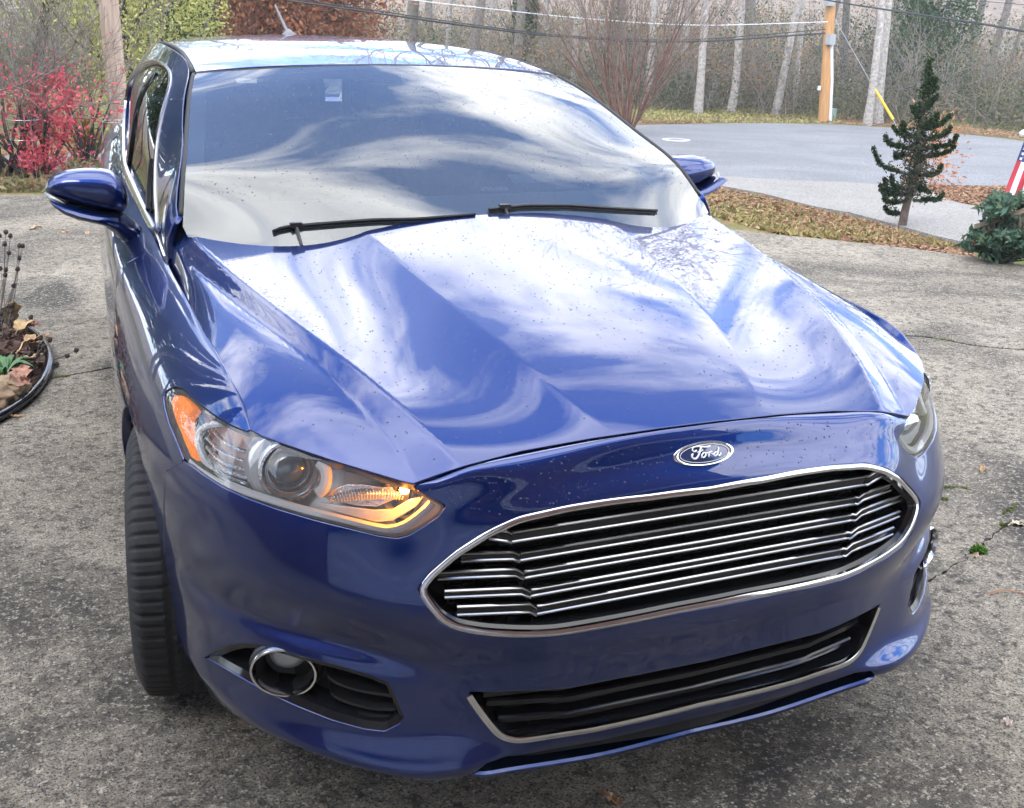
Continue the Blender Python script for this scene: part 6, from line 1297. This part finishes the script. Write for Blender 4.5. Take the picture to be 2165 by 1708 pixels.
def bigleaf(p, L_, w_, rot, tilt, col, label, curl=.35, seed=0, group=None, name='dry_leaf'):
    rg = np.random.RandomState(seed); V = []; F = []; nu, nv = 10, 6; lob = lambda t: (math.sin(math.pi * min(1, t * 1.02)) ** .7) * (1 + .30 * math.sin(t * 17 + seed))
    for i in range(nu + 1):
        t = i / nu; hw = w_ * max(.02, lob(t))
        for j in range(nv + 1):
            s_ = j / nv * 2 - 1; V.append(((t - .5) * L_, s_ * hw, curl * (abs(s_) ** 1.6) * hw * 1.1 + .10 * L_ * math.sin(t * 3.5 + seed) + .004 * rg.randn()))
    F = [(i * (nv + 1) + j, (i + 1) * (nv + 1) + j, (i + 1) * (nv + 1) + j + 1, i * (nv + 1) + j + 1) for i in range(nu) for j in range(nv)]
    m = MB(); m.add(V, F); m.tube([((-.5 - .22) * L_, 0, .02 * L_), (-.5 * L_, 0, .01)], .0015, 4); o = m.build(name, pmat('leaf_' + str(len(bpy.data.materials)), col, .75, var=.35, scale=60), None, True); o.location = p; o.rotation_euler = (tilt[0], tilt[1], rot); tag(o, label, 'leaf', group); return o
GL = 'dry leaves lying in the planted bed'
for k, (px, L_, w_, rot, col) in enumerate([((210, 1010), .17, .055, 1.2, (.42, .28, .13)), ((120, 900), .17, .05, 1.8, (.36, .25, .10)), ((30, 880), .16, .05, .6, (.30, .17, .09)), ((290, 1110), .12, .04, 2.4, (.38, .24, .12)), ((290, 1290), .15, .045, 1.0, (.35, .22, .12)), ((230, 1190), .12, .04, .2, (.40, .27, .15)), ((330, 1180), .11, .035, 2.0, (.30, .20, .13)), ((200, 1440), .14, .05, 1.5, (.30, .15, .10)), ((180, 1510), .12, .04, .4, (.27, .13, .09)), ((290, 985), .09, .03, 2.9, (.35, .20, .15))]):
    c = pad(T('q', [px]))[0]; bigleaf((c[0], c[1], GZ + .085), L_ * .85, w_ * .85, rot, (rr_.randn() * .5, rr_.randn() * .4), col, ['large curled tan leaf nearest the front of the black edging curve', 'folded tan leaf standing up behind the large curled one', 'brown leaf at the left edge of the view on the mulch', 'small tan leaf against the inside of the edging bend', 'light brown leaf between the green plant and the edging', 'narrow tan leaf lying just above the green strap leaves', 'dull brown leaf touching the rightmost bend of the edging', 'reddish brown leaf beside the rough brown stone', 'reddish leaf lying below the other reddish leaf by the stone', 'small pinkish brown leaf at the top of the edging curve'][k], seed=k, group=GL)
# strap leaves
m = MB()
gp = pad(T('q', [(60, 1370)]))[0]; gl_ = empty('green_plant', (gp[0], gp[1], GZ + .04)); tag(gl_, 'low plant with glossy green strap leaves inside the bed edging', 'plant'); lm = pmat('strap_leaf', (.045, .13, .03), .4, var=.3, scale=30)
for k in range(16):
    a = rr_.uniform(-.9, 2.4) if k < 11 else rr_.rand() * 6.28; L_ = rr_.uniform(.09, .17); m = MB(); V = []; d = np.array([math.cos(a), math.sin(a)])
    for i in range(7): t = i / 6; hw = .013 * math.sin(math.pi * (t * .9 + .08)); z = .06 * math.sin(t * 2.4) ; p = d * L_ * t; nrm = np.array([-d[1], d[0]]); V += [(*(p + nrm * hw), z + .006), (*p, z), (*(p - nrm * hw), z + .006)]
    m.add(V, [(i * 3 + j, (i + 1) * 3 + j, (i + 1) * 3 + j + 1, i * 3 + j + 1) for i in range(6) for j in range(2)]); m.build('leaf_blade', lm, gl_)
# dead coneflowers
hm = pmat('seed_head', (.045, .035, .032), .95, var=.4, scale=200); sm = pmat('dry_stem', (.12, .10, .085), .9)
def cone(root_px, heads, label, D0):
    g = np.append(pad(T('q', [root_px]))[0], GZ + .03); root = empty('dry_coneflower', g); tag(root, label, 'plant', None); D = math.hypot(g[0] - CAMLOC[0], g[1] - CAMLOC[1])
    for (hx, hy, dd) in heads:
        h = at_dist(T('q', [(hx, hy)])[0], D + dd) - g; b = np.array([rr_.randn() * .02, rr_.randn() * .02, -.02]); md = (b + h) / 2 + np.array([h[0] * .12, 0, .05 * abs(h[2])]); pts = smooth_line([b, md, h], 10); m = MB(); m.tube(pts, np.linspace(.0024, .0016, 10), 5); st = m.build('stem', sm, root)
        ax = pts[-1] - pts[-2]; m = MB(); m.lathe([(.002, -.010), (.008, -.006), (.0105, .0), (.0095, .007), (.006, .013), (.0008, .016)], h, ax, 10)
        for k in range(22): a = rr_.rand() * 6.28; z = rr_.uniform(-.006, .013); q = Vector((0, 0, 1)).rotation_difference(Vector(ax)); r = .0100 if z < .006 else .007; m.box(Vector(h) + q @ Vector((r * math.cos(a), r * math.sin(a), z)), (.003, .003, .004), (a, z * 90, 0))
        m.build('seed_head', hm, st, False)
cone((-30, 930), [(50, 65, .10), (88, 95, .14), (40, 165, .05), (165, 180, .12), (192, 182, .16), (75, 243, .08), (165, 285, .1), (150, 378, .04), (50, 385, .0), (45, 430, -.02), (115, 520, .02), (5, 375, .1), (-5, 95, .1)], 'clump of dead coneflower stalks with dark seed heads at the left edge', 0)
cone((20, 1050), [(100, 690, .0), (92, 740, .02), (262, 790, .08), (108, 808, -.02), (8, 762, .0)], 'bent dead coneflower stalk leaning over the driveway', 0)
cone((200, 1330), [(345, 968, .02), (422, 985, .05), (373, 1040, .0), (255, 1105, -.03)], 'short upright dead coneflowers by the bed edging', 0)
cone((150, 1260), [(648, 1072, .16), (570, 1118, .12), (475, 1187, .04)], 'dead coneflower stalks fallen out across the edging', 0)
# ================================================================== SMALL THINGS ON THE DRIVEWAY
GD = None
for k, (px, L_, w_, rot, col, lb) in enumerate([((2156, 1108), .085, .020, .1, (.48, .40, .30), 'pale tan dry leaf at the right edge by the diagonal crack'), ((2063, 1177), .035, .008, .4, (.45, .33, .24), 'small pale leaf scrap beside the moss tuft'), ((2130, 1530), .03, .010, 1.0, (.50, .42, .36), 'tiny pale leaf scrap near the bottom right corner'), ((75, 485), .10, .020, .2, (.40, .28, .16), 'tan dry leaf on the concrete left of the door mirror'), ((350, 500), .0, 0, 0, (0, 0, 0), '')]):
    if L_: c = pad([px])[0]; bigleaf((c[0], c[1], GZ + .006), L_, w_, rot, (0, 0), col, lb, seed=40 + k)
for k, (px, lb) in enumerate([(T('q', [(70, 60)])[0] + [120, 0], 'tan dry leaf far back on the driveway near the dead stalks'), (T('q', [(745, 72)])[0], 'curled leaf on the concrete beside the front door'), (T('q', [(405, 957)])[0], 'small brown twig scrap by the bed edging'), (T('a2', [(1800, 1262)])[0], 'small tan leaf right of the head lamp'), (T('f', [(735, 783)])[0], 'brown leaf in the shade below the bumper'), (T('q', [(160, 1640)])[0], 'pale curled leaf outside the bed edging')]):
    c = pad([px])[0]; bigleaf((c[0], c[1], GZ + .005), .055, .012, k * 1.3, (0, 0), (.42, .27, .15), lb, seed=60 + k)
c = pad([T('b2', [(1765, 262)])[0]])[0]; ms = np.random.RandomState(1).randn(700, 3) * [.011, .009, .006] + [0, 0, .006]; ms[:, 2] = np.abs(ms[:, 2])
o = leafmesh('moss_tuft', ms, .006, leafmat('moss', [(.06, .16, .015), (.10, .22, .02), (.04, .10, .01)]), seed=2); o.location = (c[0], c[1], GZ); tag(o, 'bright green moss tuft on the diagonal crack at the right', 'moss')
P = []
for line in (T('a2', [(1432, 1418), (1600, 1408), (1700, 1430)]), T('a2', [(1420, 1520), (1500, 1520)]), T('a2', [(1980, 1640), (2060, 1600), (2100, 1560)]), T('a2', [(1390, 118), (1440, 124), (1560, 142)]), T('b2', [(1960, 30), (2000, 40)]), T('q', [(450, 1310), (600, 1290)])):
    for p in resamp(line, 60):
        c = pad([p])[0]; P.append((c[0] + rr_.randn() * .004, c[1] + rr_.randn() * .004, GZ + abs(rr_.randn()) * .003))
tag(leafmesh('crack_moss', np.array(P), .007, leafmat('crack_moss_colours', [(.10, .15, .02), (.16, .18, .04), (.08, .12, .02)]), seed=7), kind='stuff')
c = pad(T('b2', [(1860, 640), (1980, 620), (2164, 632)])); m = MB()
for dx in (0, .006): m.tube(np.column_stack([c + [0, dx], [GZ + .004, GZ + .010, GZ + .004]]), .0016, 5)
tag(m.build('pine_needles', pmat('pine_needle', (.32, .17, .09), .7)), 'pair of brown pine needles on the concrete at the right', 'pine needles')
# ================================================================== MIST OVER THE WOOD
hz_ = MB(); hz_.box((25, 55, 11.2), (176, 196, 27.6)); hm_ = bpy.data.materials.new('mist'); hm_.use_nodes = True; _n = hm_.node_tree.nodes
for x_ in list(_n): _n.remove(x_)
_o = _n.new('ShaderNodeOutputMaterial'); _v = _n.new('ShaderNodeVolumePrincipled'); _v.inputs['Color'].default_value = (.86, .90, .95, 1); _v.inputs['Density'].default_value = .0013; _v.inputs['Anisotropy'].default_value = .1; hm_.node_tree.links.new(_v.outputs[0], _o.inputs['Volume'])
tag(hz_.build('haze', hm_, smooth=False), kind='stuff')
